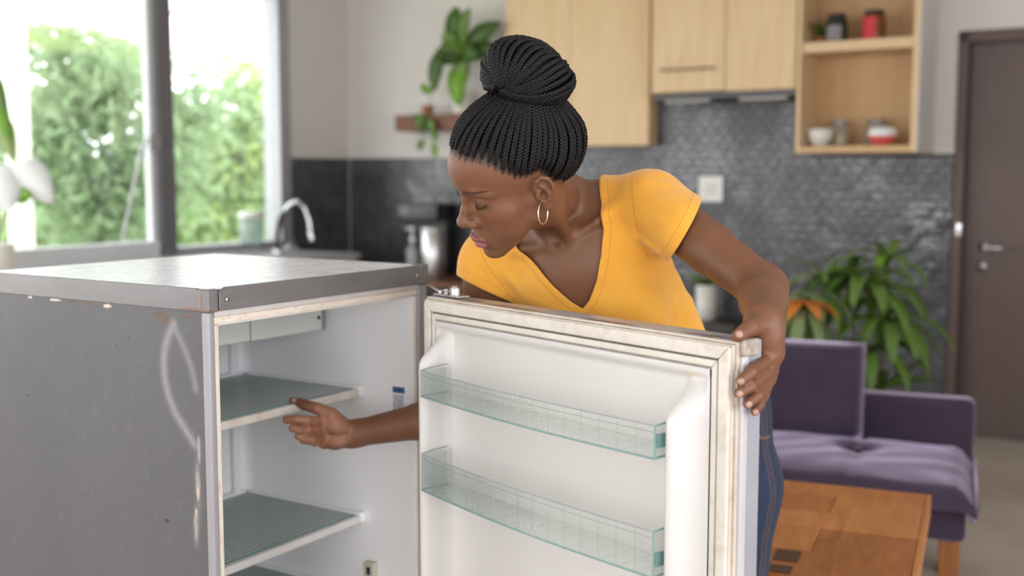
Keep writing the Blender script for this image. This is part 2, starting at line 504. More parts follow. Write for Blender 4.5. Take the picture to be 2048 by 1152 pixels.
# open shelf unit
c = thing('shelf_unit', RW(-.789,0,1.483), RA, 'open pale ash shelf unit holding jars, a cup and a bowl', 'shelf')
w, h = .617, 1.117
MB().box((0,-.35,0),(.020,-.003,h)).build('side_panel', M['ply'], c, bevel=.001)
MB().box((w-.028,-.35,0),(w,-.003,h)).build('side_panel', M['ply'], c, bevel=.001)
MB().box((w+.0005,-.346,0),(w+.008,-.003,h)).build('outer_side', M['wall'], c)
MB().box((.020,-.35,0),(w-.028,-.003,.034)).build('bottom_board', M['ply_in'], c, bevel=.001)
MB().box((.020,-.335,.520),(w-.028,-.012,.572)).build('shelf_board', M['ply'], c, bevel=.001)
MB().box((.020,-.335,.86),(w-.028,-.012,.89)).build('shelf_board', M['ply'], c, bevel=.001)
MB().box((.020,-.012,.034),(w-.028,-.003,h)).build('back_board', M['ply_in'], c)
ZB, ZM = 1.483+.034+.0005, 1.483+.572+.0005
JG = glass('jar_glass', (.80,.80,.76), .06, .22)
def at_(x, off, z): return RW(x, -off, z)
def jar(nm, x, off, z, r, h, fillm, fh, lidm, label, body=None, lidh=.02, grp=None, cat='jar'):
    j = thing(nm, at_(x, off, z), RA, label, cat, grp)
    MB().lathe([(r*.82,0),(r*.98,.006),(r,.02),(r,h*.74),(r*.86,h*.84),(r*.74,h*.88),(r*.74,h-lidh)], seg=24).build('glass_body', body or JG, j, smooth=True, fix=False)
    if fillm: MB().lathe([(r*.78,.004),(r*.93,.012),(r*.94,fh),(r*.5,fh+.004),(0.001,fh+.005)], seg=24).build('contents', fillm, j, smooth=True)
    MB().lathe([(r*.80,h-lidh),(r*.82,h-lidh+.002),(r*.82,h-.002),(r*.78,h)], seg=24).build('lid', lidm, j, smooth=True)
    return j
xA, _ = on_wall(1673, 60, .22); xB, _ = on_wall(1748, 50, .22)
DG = pm('dark_green_glass', (.018,.035,.028), .15, Specular_IOR_Level=.7)
j1 = jar('glass_jar', xA, .22, ZM, .058, .150, None, 0, M['black'], 'dark green glass jar with black lid on the upper shelf', DG)
lab_ = MB(); 
n=10; vs=[]
for i in range(n+1):
    a = -math.pi/2 - .75 + 1.5*i/n
    vs += [(.0588*math.cos(a), .0588*math.sin(a), .012), (.0588*math.cos(a), .0588*math.sin(a), .088)]
lab_.add(vs, [(2*i,2*i+2,2*i+3,2*i+1) for i in range(n)])
lab_.build('label', pm('pale_label', srgb(150,148,150), .6, var=.35, vs=60), j1)
j2 = jar('glass_jar', xB, .22, ZM, .060, .155, None, 0, M['black'], 'amber glass jar with red label and black lid on the upper shelf', pm('amber_glass', srgb(120,70,25), .12, Specular_IOR_Level=.7))
lab_ = MB(); vs=[]
for i in range(n+1):
    a = -math.pi/2 - 1.05 + 1.5*i/n
    vs += [(.0608*math.cos(a), .0608*math.sin(a), .008), (.0608*math.cos(a), .0608*math.sin(a), .118)]
lab_.add(vs, [(2*i,2*i+2,2*i+3,2*i+1) for i in range(n)])
lab_.build('label', pm('red_label', srgb(205,52,62), .55, var=.15, vs=30), j2)
# small sprig beside the green jar
LEAF = {}
def leafmat(name, c1, c2, trans=.25, rough=.4, sc=18):
    t = NT(name); oi = t.n('ShaderNodeObjectInfo').outputs['Random']
    t.set(Base_Color=t.mix(t.ramp(t.noise(sc, None, 3), .3, .7), c1, c2), Roughness=rough)
    tl = t.n('ShaderNodeBsdfTranslucent', {'Color': tuple(min(1,x*1.6) for x in c1)})
    mx = t.n('ShaderNodeMixShader', {0: trans, 1: t.b.outputs[0], 2: tl.outputs[0]}); t.put(t.out.inputs['Surface'], mx.outputs[0])
    return t.m
M['leaf_dark'] = leafmat('deep_green_leaf', srgb(58,88,34), srgb(84,120,44))
M['leaf_mid'] = leafmat('mid_green_leaf', srgb(98,132,58), srgb(120,152,70))
M['leaf_bright'] = leafmat('bright_green_leaf', srgb(110,160,42), srgb(140,188,60), .35)
M['leaf_grey'] = leafmat('pale_croton_leaf', srgb(128,158,108), srgb(160,176,120), .25)
M['leaf_orange'] = leafmat('orange_croton_leaf', srgb(214,130,52), srgb(226,150,70), .3)
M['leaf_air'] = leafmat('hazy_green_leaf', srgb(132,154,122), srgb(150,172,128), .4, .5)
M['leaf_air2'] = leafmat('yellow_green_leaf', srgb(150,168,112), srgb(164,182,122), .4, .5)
M['stem'] = pm('green_stem', srgb(96,112,58), .6, var=.2, vs=20)
M['bark'] = pm('tree_bark', srgb(110,98,84), .9, var=.3, vs=10, bump=.4, bs=30)
M['soil'] = pm('potting_soil', (.03,.022,.016), .95, var=.4, vs=60, bump=.5, bs=120)
sp = thing('air_plant', at_(xA-.075, .23, ZM), RA, 'small grey-green sprig in a tiny pot beside the green jar', 'plant')
MB().lathe([(.014,0),(.020,.035),(.018,.036),(.016,.030)], seg=16).build('pot', M['terracotta'], sp, smooth=True)
r5 = random.Random(5)
for k in range(16):
    a = r5.uniform(0, 6.28); q = Vector((math.cos(a)*.6, math.sin(a)*.6, 1))
    MB().blade((0,0,.03), q, (math.sin(a),-math.cos(a),.2), r5.uniform(.06,.13), .022, .3, 5).build('leaf', M['leaf_dark'], sp, smooth=True, solid=.0006)
# lower shelf: cup, two jars, bowl
xC, _ = on_wall(1640, 285, .24)
cup = thing('cup', at_(xC, .24, ZB), RA, 'rounded cream cup on the lower shelf, handle to the left', 'cup')
MB().lathe([(.030,0),(.036,.004),(.058,.030),(.066,.060),(.066,.092),(.063,.092),(.062,.060),(.054,.034),(.030,.010),(.001,.008)], seg=28, cap=False).build('bowl', M['ceramic'], cup, smooth=True)
hn = [(-.060-.042*math.sin(a), -.02, .056+.026*math.cos(a)) for a in np.linspace(.15, math.pi-.15, 12)]
MB().tube(hn, .0065, 8).build('handle', M['ceramic'], cup, smooth=True)
xD, _ = on_wall(1676, 280, .14); xE, _ = on_wall(1752, 280, .12)
jar('storage_jar', xD, .12, ZB, .052, .140, pm('dry_pasta', srgb(222,196,130), .7, var=.3, vs=80), .075, pm('grey_lid', (.35,.35,.37), .35, .5), 'clear jar of yellow pasta behind the cream cup', grp=None)
jar('storage_jar', xE, .11, ZB, .060, .142, pm('grey_grain', srgb(140,132,124), .8, var=.3, vs=80), .05, pm('grey_lid_2', (.28,.28,.30), .35, .5), 'clear grey-lidded jar behind the white and coral bowl')
xF, _ = on_wall(1765, 283, .245)
bw = thing('bowl', at_(xF, .25, ZB), RA, 'round bowl, white above and coral below, on the lower shelf', 'bowl')
t = NT('two_tone_glaze'); z_ = t.n('ShaderNodeSeparateXYZ', {0: t.co('Object')}).outputs['Z']
t.set(Base_Color=t.mix(t.ramp(z_, .046, .054), srgb(216,98,88), (.80,.80,.82)), Roughness=.2)
MB().lathe([(.034,0),(.040,.004),(.062,.022),(.073,.050),(.070,.078),(.060,.094),(.057,.093),(.066,.076),(.069,.050),(.058,.026),(.034,.010),(.001,.009)], seg=32, cap=False).build('bowl', t.m, bw, smooth=True)
# socket
ok = thing('wall_socket', RW(-1.405,-.0075,1.285), RA, 'square white wall socket plate on the dark tiles', 'socket')
MB().box((-.075,-.010,-.075),(.075,0,.075)).build('plate', M['white_plastic'], ok, bevel=.004, seg=3)
MB().box((-.030,-.013,-.030),(.030,-.009,.030)).build('rocker', pm('off_white', (.70,.69,.65), .4), ok, bevel=.003)

# wooden shelf with plants, left
ws = thing('wall_shelf', RW(-3.60,-.0,1.655), RA, 'thick reddish-brown wooden wall shelf under the big-leaved plant', 'shelf')
MB().box((0,-.20,0),(.72,-.002,.105)).build('board', wood('reddish_plank', srgb(132,84,62), srgb(96,58,42), 3, (1,9,9), .6), ws, bevel=.003)
MB().box((.59,-.15,-.05),(.62,-.002,.0)).build('bracket', M['black'], ws)
def on_off(u, v, off):
    x, z = on_wall(u, v, off); return x, z
px_, pz_ = on_off(925, 200, .10)
bp = thing('potted_plant', RW(px_, -.10, 1.761), RA, 'potted plant with big glossy leaves on the wooden wall shelf', 'plant')
MB().lathe([(.055,0),(.060,.005),(.078,.13),(.082,.135),(.076,.14),(.07,.12),(.001,.115)], seg=24).build('pot', M['ceramic'], bp, smooth=True)
r6 = random.Random(6)
def off_leaf(parent, base, tipuv, off, W, mat, droop=.5, rl=None, stem=True, n=8, solid=.0012, origin=None, up=(0,-1,.35)):
    """leaf from the crown to the place where the photograph shows its tip"""
    x, z = on_off(*tipuv, off)
    o = origin
    tip = Vector((x - o[0], -(off) - o[1], z - o[2])); b_ = Vector(base)
    d = tip - b_; L = d.length
    d0 = (d.normalized() + Vector((0,0,droop*.55))).normalized()
    m = MB().blade(b_, d0, Vector(up), L*1.03, W, droop, n, .12)
    return m.build('leaf', mat, parent, smooth=True, solid=solid)
OB_ = (px_, -.10, 1.761)
def px_local(u, v, off, O): 
    x, z = on_off(u, v, off); return (x-O[0], -off-O[1], z-O[2])
def leaf_between(parent, O, p0, p1, W, mat, off0=.14, off1=.20, bulge=.04, shp=None, cup=.12, n=9, solid=.0012):
    """leaf whose stalk end and tip are given as photograph pixels; it arches in between"""
    a = Vector(px_local(*p0, off0, O)); b = Vector(px_local(*p1, off1, O)); mb = MB()
    side = (b-a).cross(Vector((0,1,0))).normalized(); nrm_ = Vector((0,-1,0)); vs = []
    for i in range(n+1):
        t_ = i/n; c_ = a.lerp(b, t_) + Vector((0,-1,.5))*bulge*math.sin(math.pi*t_)
        w = W*.5*(shp(t_) if shp else (math.sin(math.pi*min(1,.04+t_*.96))**.75))
        vs += [c_ - side*w + nrm_*(-w*cup), c_, c_ + side*w + nrm_*(-w*cup)]
    mb.add(vs, [f for i in range(n) for f in ((i*3,i*3+1,i*3+4,i*3+3),(i*3+1,i*3+2,i*3+5,i*3+4))])
    return mb.build('leaf', mat, parent, smooth=True, solid=solid)
crown = (925, 118)
for tip, W_, m_ in [((912,12),.17,'leaf_dark'),((940,14),.10,'leaf_mid'),((866,120),.13,'leaf_dark'),((1004,44),.13,'leaf_dark'),((1012,100),.12,'leaf_dark'),((918,215),.16,'leaf_bright'),((878,98),.15,'leaf_dark'),((960,110),.14,'leaf_dark'),((935,160),.15,'leaf_mid'),((890,60),.11,'leaf_mid')]:
    leaf_between(bp, OB_, crown, tip, W_, M[m_], .14, r6.uniform(.15,.26), .05)
leaf_between(bp, OB_, (882,96), (866,184), .12, M['leaf_dark'], .22, .25, .02)
MB().tube([(0,0,.11),(0,0,.2), px_local(925,118,.14,OB_)], .008, 8).build('stem', M['stem'], bp, smooth=True)
vx, _ = on_off(852, 228, .16)
vp = thing('trailing_plant', RW(vx, -.14, 1.761), RA, 'small trailing plant spilling over the left end of the wooden shelf', 'plant')
OV = (vx, -.14, 1.761)
MB().lathe([(.030,0),(.034,.004),(.042,.06),(.038,.062),(.034,.05),(.001,.05)], seg=18).build('pot', M['terracotta'], vp, smooth=True)
for (p0, p1, W_, m_) in [((862,175),(858,190),.07,'leaf_bright'),((858,188),(842,168),.06,'leaf_bright'),((868,180),(874,160),.06,'leaf_mid'),((850,232),(832,250),.08,'leaf_mid'),((856,238),(868,262),.07,'leaf_mid'),((845,245),(846,268),.07,'leaf_dark'),((846,280),(838,302),.065,'leaf_mid'),((868,285),(872,318),.055,'leaf_bright'),((862,262),(878,280),.05,'leaf_mid'),((840,235),(826,240),.05,'leaf_dark')]:
    leaf_between(vp, OV, p0, p1, W_, M[m_], .22, .24, .01)
for pts in ([(852,222),(850,240),(846,285)], [(860,222),(866,255),(868,290)], [(855,215),(860,200),(864,178)]):
    MB().tube([(0,0,.05)] + [px_local(*p, .225, OV) for p in pts], .0025, 6).build('stem', M['stem'], vp, smooth=True)

# counter in the corner with coffee things; wood top
ct = thing('corner_counter', RW(XL+.012,-.60,0), RA, 'low counter with brown wooden top in the tiled corner', 'counter')
MB().box((.0,.02,.08),(1.9,.585,.665)).build('cupboard', M['black'], ct, bevel=.002)
MB().box((.0,.0,.665),(1.92,.59,.70)).build('worktop', wood('brown_worktop', srgb(126,82,52), srgb(90,56,36), 3, (1,9,9), .45), ct, bevel=.003)
MB().box((.03,.06,0),(1.87,.56,.08)).build('plinth', M['black'], ct)
for k in range(3):
    dd_ = MB().box((.02+k*.63,.004,.09),(.63+k*.63,.02,.655)).build('cupboard_door', pm('dark_door', (.03,.03,.032), .4) if k == 0 else bpy.data.materials['dark_door'], ct, bevel=.002)
    MB().box((.05+k*.63,-.008,.60),(.20+k*.63,.003,.612)).build('handle', M['steel'], dd_, bevel=.002)
ZC = .7005
cx_, _ = on_off(866, 500, .42)
cn = thing('canister', RW(cx_, -.42, ZC), RA, 'tall brushed steel canister on the corner counter', 'canister')
MB().lathe([(.076,0),(.078,.003),(.078,.300),(.074,.304)], seg=32).build('body', M['steel'], cn, smooth=True)
MB().lathe([(.079,.304),(.080,.306),(.080,.322),(.074,.330),(.001,.332)], seg=32).build('lid', M['steel'], cn, smooth=True)
cx_, _ = on_off(829, 500, .42)
pm_ = thing('soap_bottle', RW(cx_, -.44, ZC), RA, 'clear pump bottle with pale pump standing left of the steel canister', 'bottle')
MB().lathe([(.036,0),(.040,.005),(.040,.17),(.030,.20),(.014,.215),(.014,.235)], seg=20).build('bottle_body', glass('clear_bottle', (.75,.78,.76), .05, .3), pm_, smooth=True, fix=False)
MB().lathe([(.033,.006),(.0365,.01),(.0365,.09),(.001,.095)], seg=20).build('liquid', pm('pale_soap', (.75,.74,.68), .3), pm_, smooth=True)
pp = MB(); pp.tube([(0,0,.232),(0,0,.262)], .018, 14); pp.tube([(0,0,.26),(0,0,.315)], .0075, 10); pp.tube([(0,0,.315),(0,0,.330)], .015, 12); pp.tube([(0,0,.322),(-.045,-.01,.318)], .006, 8)
pp.build('pump', M['white_plastic'], pm_, smooth=True)
cx_, _ = on_off(845, 450, .2)
cm = thing('coffee_machine', RW(cx_-.19, -.275, ZC), RA, 'black coffee machine against the dark tiles in the corner', 'coffee machine')
MB().box((0,.035,0),(.34,.25,.035)).build('base', M['black'], cm, bevel=.008, seg=3)
MB().box((.0,.14,.035),(.34,.26,.46)).build('tower', M['black'], cm, bevel=.012, seg=3)
MB().box((.0,.03,.36),(.34,.26,.475)).build('head', pm('satin_black', (.02,.02,.022), .25), cm, bevel=.015, seg=3)
MB().lathe([(.05,0),(.07,.01),(.075,.10),(.055,.15),(.05,.155)], c=(.26,.10,.037), seg=24).build('carafe', JG, cm, smooth=True, fix=False)
MB().box((.03,.027,.40),(.11,.031,.44)).build('display', pm('display_glass', (.05,.06,.07), .1), cm, bevel=.002)

# sink counter under the window with the gooseneck tap
sc_ = thing('sink_counter', RW(XL+.012,-2.60,0), RA, 'low grey counter along the window wall carrying the tap', 'counter')
MB().box((0,0,.08),(.60,1.94,.83)).build('cupboard', M['white_plastic'], sc_, bevel=.002)
MB().box((0,-.01,.83),(.63,1.96,.865)).build('worktop', pm('grey_worktop', (.35,.35,.36), .3, var=.1), sc_, bevel=.003)
fpx = RW(XL+.40,-1.02,.866)
ta = thing('tap', fpx, 0, 'tall chrome gooseneck tap with black hose in front of the window', 'tap')
def loc_(u, v, Y=None):
    Yb = fpx[1] if Y is None else Y
    return PX(u, v, Yb) - fpx
b0 = np.array([loc_(556,510)[0], 0, 0])
MB().lathe([(.028,0),(.030,.004),(.030,.030),(.020,.040)], c=tuple(b0), seg=20).build('base', M['chrome'], ta, smooth=True)
path = [tuple(b0 + (0,0,.03))] + [tuple(loc_(u,v)) for u, v in [(556,500),(556,470),(561,438),(575,412),(594,402),(608,412),(618,440),(622,468),(624,482)]]
path = [tuple(p) for p in np.stack([np.interp(np.linspace(0,len(path)-1,40), range(len(path)), [q[k] for q in path]) for k in range(3)],1)]
MB().tube(path[:37], .0135, 12).build('spout', M['chrome'], ta, smooth=True)
MB().tube([tuple(np.array(p)+(-.002,-.016,-.004)) for p in path[:17]], .0135, 10).build('hose', M['black'], ta, smooth=True)
MB().tube([tuple(np.array(p)+(.016,-.004,.0)) for p in path[22:37]], .0125, 12).build('hose_end', M['black'], ta, smooth=True)
MB().tube(path[34:], [.019]*6 if len(path[34:])==6 else .019, 14).build('spray_head', M['chrome'], ta, smooth=True)
MB().tube([tuple(b0+(0,0,.025)), tuple(b0+(.05,-.02,.045)), tuple(b0+(.09,-.03,.075))], .006, 8).build('lever', M['chrome'], ta, smooth=True)
# lidded jar on the window sill
jp = on_plane(505, 500, RW(XL-.10,0,0), EX) if 'on_plane' in globals() else None
def on_pl(u, v, o, n):
    r = ray(u, v); k = ((o - np.array([0,0,CAMZ])) @ n) / (r @ n); return r*k + np.array([0,0,CAMZ])
jp = on_pl(504, 470, RW(XL-.02,0,0), EX); jp[2] = .8825
sj = thing('glass_canister', jp, 0, 'clear glass canister with white lid on the window sill beside the tap', 'jar')
MB().lathe([(.070,0),(.075,.004),(.075,.20),(.072,.205)], seg=24).build('glass_body', glass('sill_glass', (.70,.78,.80), .06, .35), sj, smooth=True, fix=False)
MB().lathe([(.082,.205),(.084,.207),(.084,.235),(.078,.242),(.001,.244)], seg=24).build('lid', M['white_plastic'], sj, smooth=True)

# bench with a white plant pot, seen under her arm
be = thing('low_bench', RW(-2.15,-.36,0), RA, 'low dark bench against the tiles behind the woman', 'bench')
MB().box((0,0,.50),(1.05,.33,.54)).build('seat', wood('dark_bench', srgb(74,60,54), srgb(56,44,40), 3, (1,8,8)), be, bevel=.003)
for x in (.03,.97):
    for y in (.03,.25): MB().box((x,y,0),(x+.05,y+.05,.50)).build('leg', M['black'], be, bevel=.002)
bx0, _ = on_off(1412, 600, .2)
wp = thing('potted_plant', RW(bx0,-.2,.5405), RA, 'small leafy plant in a white cylinder pot, under her raised arm', 'plant')
MB().lathe([(.055,0),(.058,.004),(.060,.200),(.055,.200),(.053,.18),(.001,.178)], seg=24).build('pot', M['ceramic'], wp, smooth=True)
for k in range(14):
    a = r6.uniform(0,6.28); MB().blade((0,0,.178), (math.cos(a)*.7,math.sin(a)*.7,1), (math.sin(a),-math.cos(a),.1), r6.uniform(.08,.16), .035, .6, 5).build('leaf', M['leaf_mid'], wp, smooth=True, solid=.0008)

# ================================================================== foliage plants behind the sofa
def palm(base, label, crowns, mat_names, grp=None, potr=.14, poth=.28, seed=1, nm='potted_palm'):
    r = random.Random(seed)
    t_ = thing(nm, base, 0, label, 'plant', grp)
    MB().lathe([(potr*.75,0),(potr*.78,.006),(potr,poth),(potr*.97,poth+.004),(potr*.92,poth-.02),(.001,poth-.025)], seg=24).build('pot', M['terracotta'], t_, smooth=True)
    MB().lathe([(potr*.90,poth-.026),(.001,poth-.018)], seg=18, cap=False).build('soil', M['soil'], t_)
    for (u, v, Y, nl, Ll, W_, dr) in crowns:
        c_ = Vector(PX(u, v, Y) - base)
        MB().tube([(0,0,poth-.03), (c_.x*.4, c_.y*.4, c_.z*.55), tuple(c_)], [.012,.009,.006], 8).build('stem', M['stem'], t_, smooth=True)
        for k in range(nl):
            a = 6.283*(k + r.uniform(-.25,.25))/nl; el = r.uniform(.0,.9)
            d = Vector((math.cos(a)*math.cos(el), math.sin(a)*math.cos(el), math.sin(el)+.15))
            MB().blade(tuple(c_), d, (0,0,1), Ll*r.uniform(.75,1.1), W_, dr*r.uniform(.8,1.3), 8, .18, shape=lambda t_: math.sin(math.pi*min(1,.06+t_*.94))**.7).build('leaf', M[r.choice(mat_names)], t_, smooth=True, solid=.0009)
    return t_
gp = PX(1735, 800, 5.0); gp[2] = 0
palm(gp, 'tall green leafy plant behind the right end of the purple sofa', [(1735,580,4.95,15,.36,.062,1.4),(1775,640,4.9,14,.34,.060,1.7),(1695,560,5.05,12,.30,.056,1.2),(1775,520,5.15,9,.24,.05,1.1),(1740,700,4.85,10,.30,.055,1.5),(1765,780,4.9,10,.28,.045,.5)], ['leaf_mid','leaf_bright','leaf_mid','leaf_dark'], seed=3)
gp = PX(1625, 800, 4.95); gp[2] = 0
cr_ = palm(gp, 'pale green croton with a spray of orange leaves behind the purple sofa', [(1625,600,4.85,13,.26,.050,2.4),(1648,555,4.95,10,.24,.035,.8)], ['leaf_grey','leaf_mid','leaf_grey'], seed=8, nm='potted_croton')
c_ = Vector(PX(1606, 606, 4.75) - gp)
MB().tube([(0,0,.25), (c_.x*.5,c_.y*.5,c_.z*.6), tuple(c_)], [.010,.008,.005], 8).build('stem', M['stem'], cr_, smooth=True)
for k in range(9):
    a = 6.283*k/9
    MB().blade(tuple(c_), (math.cos(a), math.sin(a)*.8, .22), (0,0,1), .17, .060, .9, 7, .15).build('leaf', M['leaf_orange'], cr_, smooth=True, solid=.0009)
for k in range(8):
    a = 6.283*(k+.5)/8
    MB().blade((c_.x,c_.y,c_.z-.015), (math.cos(a)*.8, math.sin(a)*.7, -.25), (0,0,1), .26, .055, 1.6, 8, .15).build('leaf', M['leaf_grey'], cr_, smooth=True, solid=.0009)

# ================================================================== sofa
SA = math.radians(-21.0)
so = PX(1930, 905, 3.86); so[2] = 0
SX = np.array([math.cos(SA), math.sin(SA), 0]); SY = np.array([-math.sin(SA), math.cos(SA), 0])
# origin: rear right corner of the seat on the floor; local x to the left is negative, y towards the back
sf = thing('sofa', so, SA, 'dark purple velvet sofa with tufted seat on wooden legs', 'sofa')
t = NT('purple_velvet')
b1 = t.mix(t.ramp(t.noise(6, None, 4), .3, .75), srgb(60,47,66), srgb(48,37,54))
t.set(Base_Color=b1, Roughness=.75, Sheen_Weight=1.0, Sheen_Roughness=.4, Sheen_Tint=(.76,.64,.88,1), Specular_IOR_Level=.3)
t.bump(t.noise(260, None, 2), .15, .001); M['velvet'] = t.m
LSf, Dp = 1.75, .62
MB().box((-LSf,-Dp-.01,.285),(.0,.0,.392)).build('base', M['velvet'], sf, bevel=.02, seg=3)
# seat cushion, tufted
nxs, nys = 70, 30
def cushion(x0, x1, y0, y1, z0, z1, tufts, crown=.03, name='seat_cushion', depth=.035):
    mb = MB(); top = []
    def ztop(x, y):
        u_ = (x-x0)/(x1-x0); v_ = (y-y0)/(y1-y0)
        e = min(u_,1-u_)*(x1-x0); f = min(v_,1-v_)*(y1-y0)
        z = z1 + crown*(1-(2*u_-1)**4)*(1-(2*v_-1)**4)
        for q in (e, f):
            if q < .05: z -= .045*(1-q/.05)**2
        for (tx,ty) in tufts:
            d2 = ((x-tx)**2+(y-ty)**2)**.5; z -= depth*math.exp(-(d2/.055)**2) + .006*math.exp(-(d2/.14)**2)
        z += .0035*math.sin(x*21+3*math.sin(y*9))*math.sin(y*17+2*math.sin(x*6))
        for i_, (tx,ty) in enumerate(tufts):       # seams run from the buttons to the front and back edge
            z -= .010*math.exp(-((x-tx)/.014)**2)
        return z
    vs = [(x0+(x1-x0)*i/nxs, y0+(y1-y0)*j/nys, ztop(x0+(x1-x0)*i/nxs, y0+(y1-y0)*j/nys)) for i in range(nxs+1) for j in range(nys+1)]
    n1 = nys+1; fs = [(i*n1+j,(i+1)*n1+j,(i+1)*n1+j+1,i*n1+j+1) for i in range(nxs) for j in range(nys)]
    border = [i*n1 for i in range(nxs+1)] + [nxs*n1+j for j in range(1,nys+1)] + [i*n1+nys for i in range(nxs-1,-1,-1)] + [j for j in range(nys-1,0,-1)]
    nb_ = len(vs); cx0, cy0 = (x0+x1)/2, (y0+y1)/2
    lv_ = []
    for h_, bul in ((.66,.012),(.33,.014),(.0,.0)):
        for b_ in border:
            x,y,z = vs[b_]; dx = bul if x > x1-1e-6 else (-bul if x < x0+1e-6 else 0); dy = bul if y > y1-1e-6 else (-bul if y < y0+1e-6 else 0)
            lv_.append((x+dx, y+dy, z0+(z-z0)*h_))
    nbd = len(border); allv = vs + lv_
    prev_ = border
    for L_ in range(3):
        cur = [nb_+L_*nbd+i for i in range(nbd)]
        for i in range(nbd): fs.append((prev_[i], cur[i], cur[(i+1)%nbd], prev_[(i+1)%nbd]))
        prev_ = cur
    fs.append(tuple(reversed(prev_)))
    mb.add(allv, fs); return mb
tfs = [(-.34,-.24),(-.85,-.24),(-1.35,-.24)]
sc2 = cushion(-LSf+.02, .015, -Dp-.04, -.02, .395, .445, tfs).build('seat_cushion', M['velvet'], sf, smooth=True)
for tx,ty in tfs:
    MB().lathe([(.016,-.004),(.017,.002),(.012,.007),(.001,.009)], c=(tx,ty,.450), seg=14).build('button', M['velvet'], sc2, smooth=True)
pipe = MB(); pipe.tube([(-LSf+.02,-Dp-.052,.399),(.012,-Dp-.052,.399),(.028,-Dp-.04,.399),(.028,-.03,.399)], .006, 8)
pipe.build('piping', M['velvet'], sc2, smooth=True)
# low back/arm running along the rear
MB().box((-LSf,-.005,.20),(.028,.10,.600)).build('back_rail', M['velvet'], sf, bevel=.028, seg=4)
# tall back cushions leaning on it
def pillow(x0, x1, z0, z1, th=.15):
    mb = MB(); n_, m_ = 16, 12; vs = []
    for sgn in (1,-1):
        for i in range(n_+1):
            for j in range(m_+1):
                u_ = i/n_*2-1; v_ = j/m_*2-1
                h_ = th*.5*(1-abs(u_)**5)**.5*(1-abs(v_)**5)**.5
                vs.append((x0+(x1-x0)*(i/n_), -sgn*h_, z0+(z1-z0)*(j/m_)))
    k_ = (n_+1)*(m_+1); q = m_+1; fs = []
    for s_ in (0,1):
        for i in range(n_):
            for j in range(m_):
                a = s_*k_+i*q+j; f = (a,a+q,a+q+1,a+1); fs.append(f if s_==0 else f[::-1])
    return mb.add(vs, fs)
kx = -.335
for k in range(2):
    o = pillow(-.60, 0, -.01, .335).build('back_cushion', M['velvet'], sf, smooth=True, loc=(kx-.60*k*1.02, -.095, .455))
    o.rotation_euler = (math.radians(-9),0,0)
    bm_ = bmesh.new(); bm_.from_mesh(o.data); bmesh.ops.remove_doubles(bm_, verts=bm_.verts, dist=.0005); bm_.to_mesh(o.data); bm_.free()
lw_ = wood('orange_wood_leg', srgb(150,92,46), srgb(112,64,30), 3, (9,9,1))
for x, y in ((-.075,-Dp+.01),(-.075,-.07),(-LSf+.03,-Dp+.01),(-LSf+.03,-.07)):
    MB().box((x,y,0),(x+.06,y+.06,.288)).build('leg', lw_, sf, bevel=.004)
# ================================================================== wooden table in front of the sofa
tc = PX(1852, 1000, 2.71); tc[2] = 0
TA_ = math.radians(-22.5)
tb = thing('coffee_table', tc, TA_, 'orange-brown patchwork wooden table beside the jeans', 'table')
def plank(name, c1, c2, st=(7,1.3,3)): return wood(name, srgb(*c1), srgb(*c2), 3.2, st, .38, .9, .12)
WP = [plank('honey_plank', (190,124,66), (150,90,44)), plank('amber_plank', (184,116,58), (138,80,38)), plank('russet_plank', (172,106,54), (124,72,36)), plank('pale_honey_plank', (196,132,74), (158,98,50))]
DK = wood('dark_inlay', srgb(84,52,34), srgb(58,36,26), 3, (5,5,5), .45)
ZTb = .60; tl_, tw_ = 1.15, .70
MB().box((-tl_+.01,-tw_+.01,ZTb-.052),(-.01,-.01,ZTb-.030)).build('underboard', WP[2], tb)
r7 = random.Random(12)
y = 0.0; rows = [.11,.14,.12,.165,.165]
for ri, hgt in enumerate(rows):
    x = 0.0; ws_ = [.34,.30,.26,.25] if ri % 2 == 0 else [.20,.33,.36,.26]
    for wi, w_ in enumerate(ws_):
        x1 = max(-tl_, x-w_)
        MB().box((x1+.0006,y-hgt+.0006,ZTb-.030),(x-.0006,y-.0006,ZTb+r7.uniform(-.0006,.0004))).build('plank', WP[(ri*3+wi*2+ri//2)%4], tb, bevel=.0008, seg=1)
        x = x1
    y -= hgt
for (u0,v0,u1,v1) in ((1556,1098,1594,1125),(1540,1128,1580,1148)):
    a = on_pl(u0, v0, np.array([0,0,ZTb]), np.array([0,0,1.])) - tc; b = on_pl(u1, v1, np.array([0,0,ZTb]), np.array([0,0,1.])) - tc
    ca, sa = math.cos(TA_), math.sin(TA_); f_ = lambda p: (p[0]*ca+p[1]*sa, -p[0]*sa+p[1]*ca)
    (xa,ya),(xb,yb) = f_(a), f_(b)
    MB().box((min(xa,xb),max(min(ya,yb),-tw_+.006),ZTb-.01),(max(xa,xb),max(ya,yb),ZTb+.0012)).build('inlay', DK, tb)
MB().box((-tl_,-.018,ZTb-.075),(0,0,ZTb-.0305)).build('apron', WP[2], tb, bevel=.002); MB().box((-tl_,-tw_,ZTb-.075),(0,-tw_+.018,ZTb-.0305)).build('apron', WP[2], tb, bevel=.002)
MB().box((.0,-tw_,ZTb-.055),(.012,.0,ZTb)).build('edge_band', WP[3], tb, bevel=.002)
for x in (-.075,-tl_+.005):
    for yy in (-.075,-tw_+.005): MB().box((x,yy,0),(x+.07,yy+.07,ZTb-.052)).build('leg', WP[2], tb, bevel=.004)

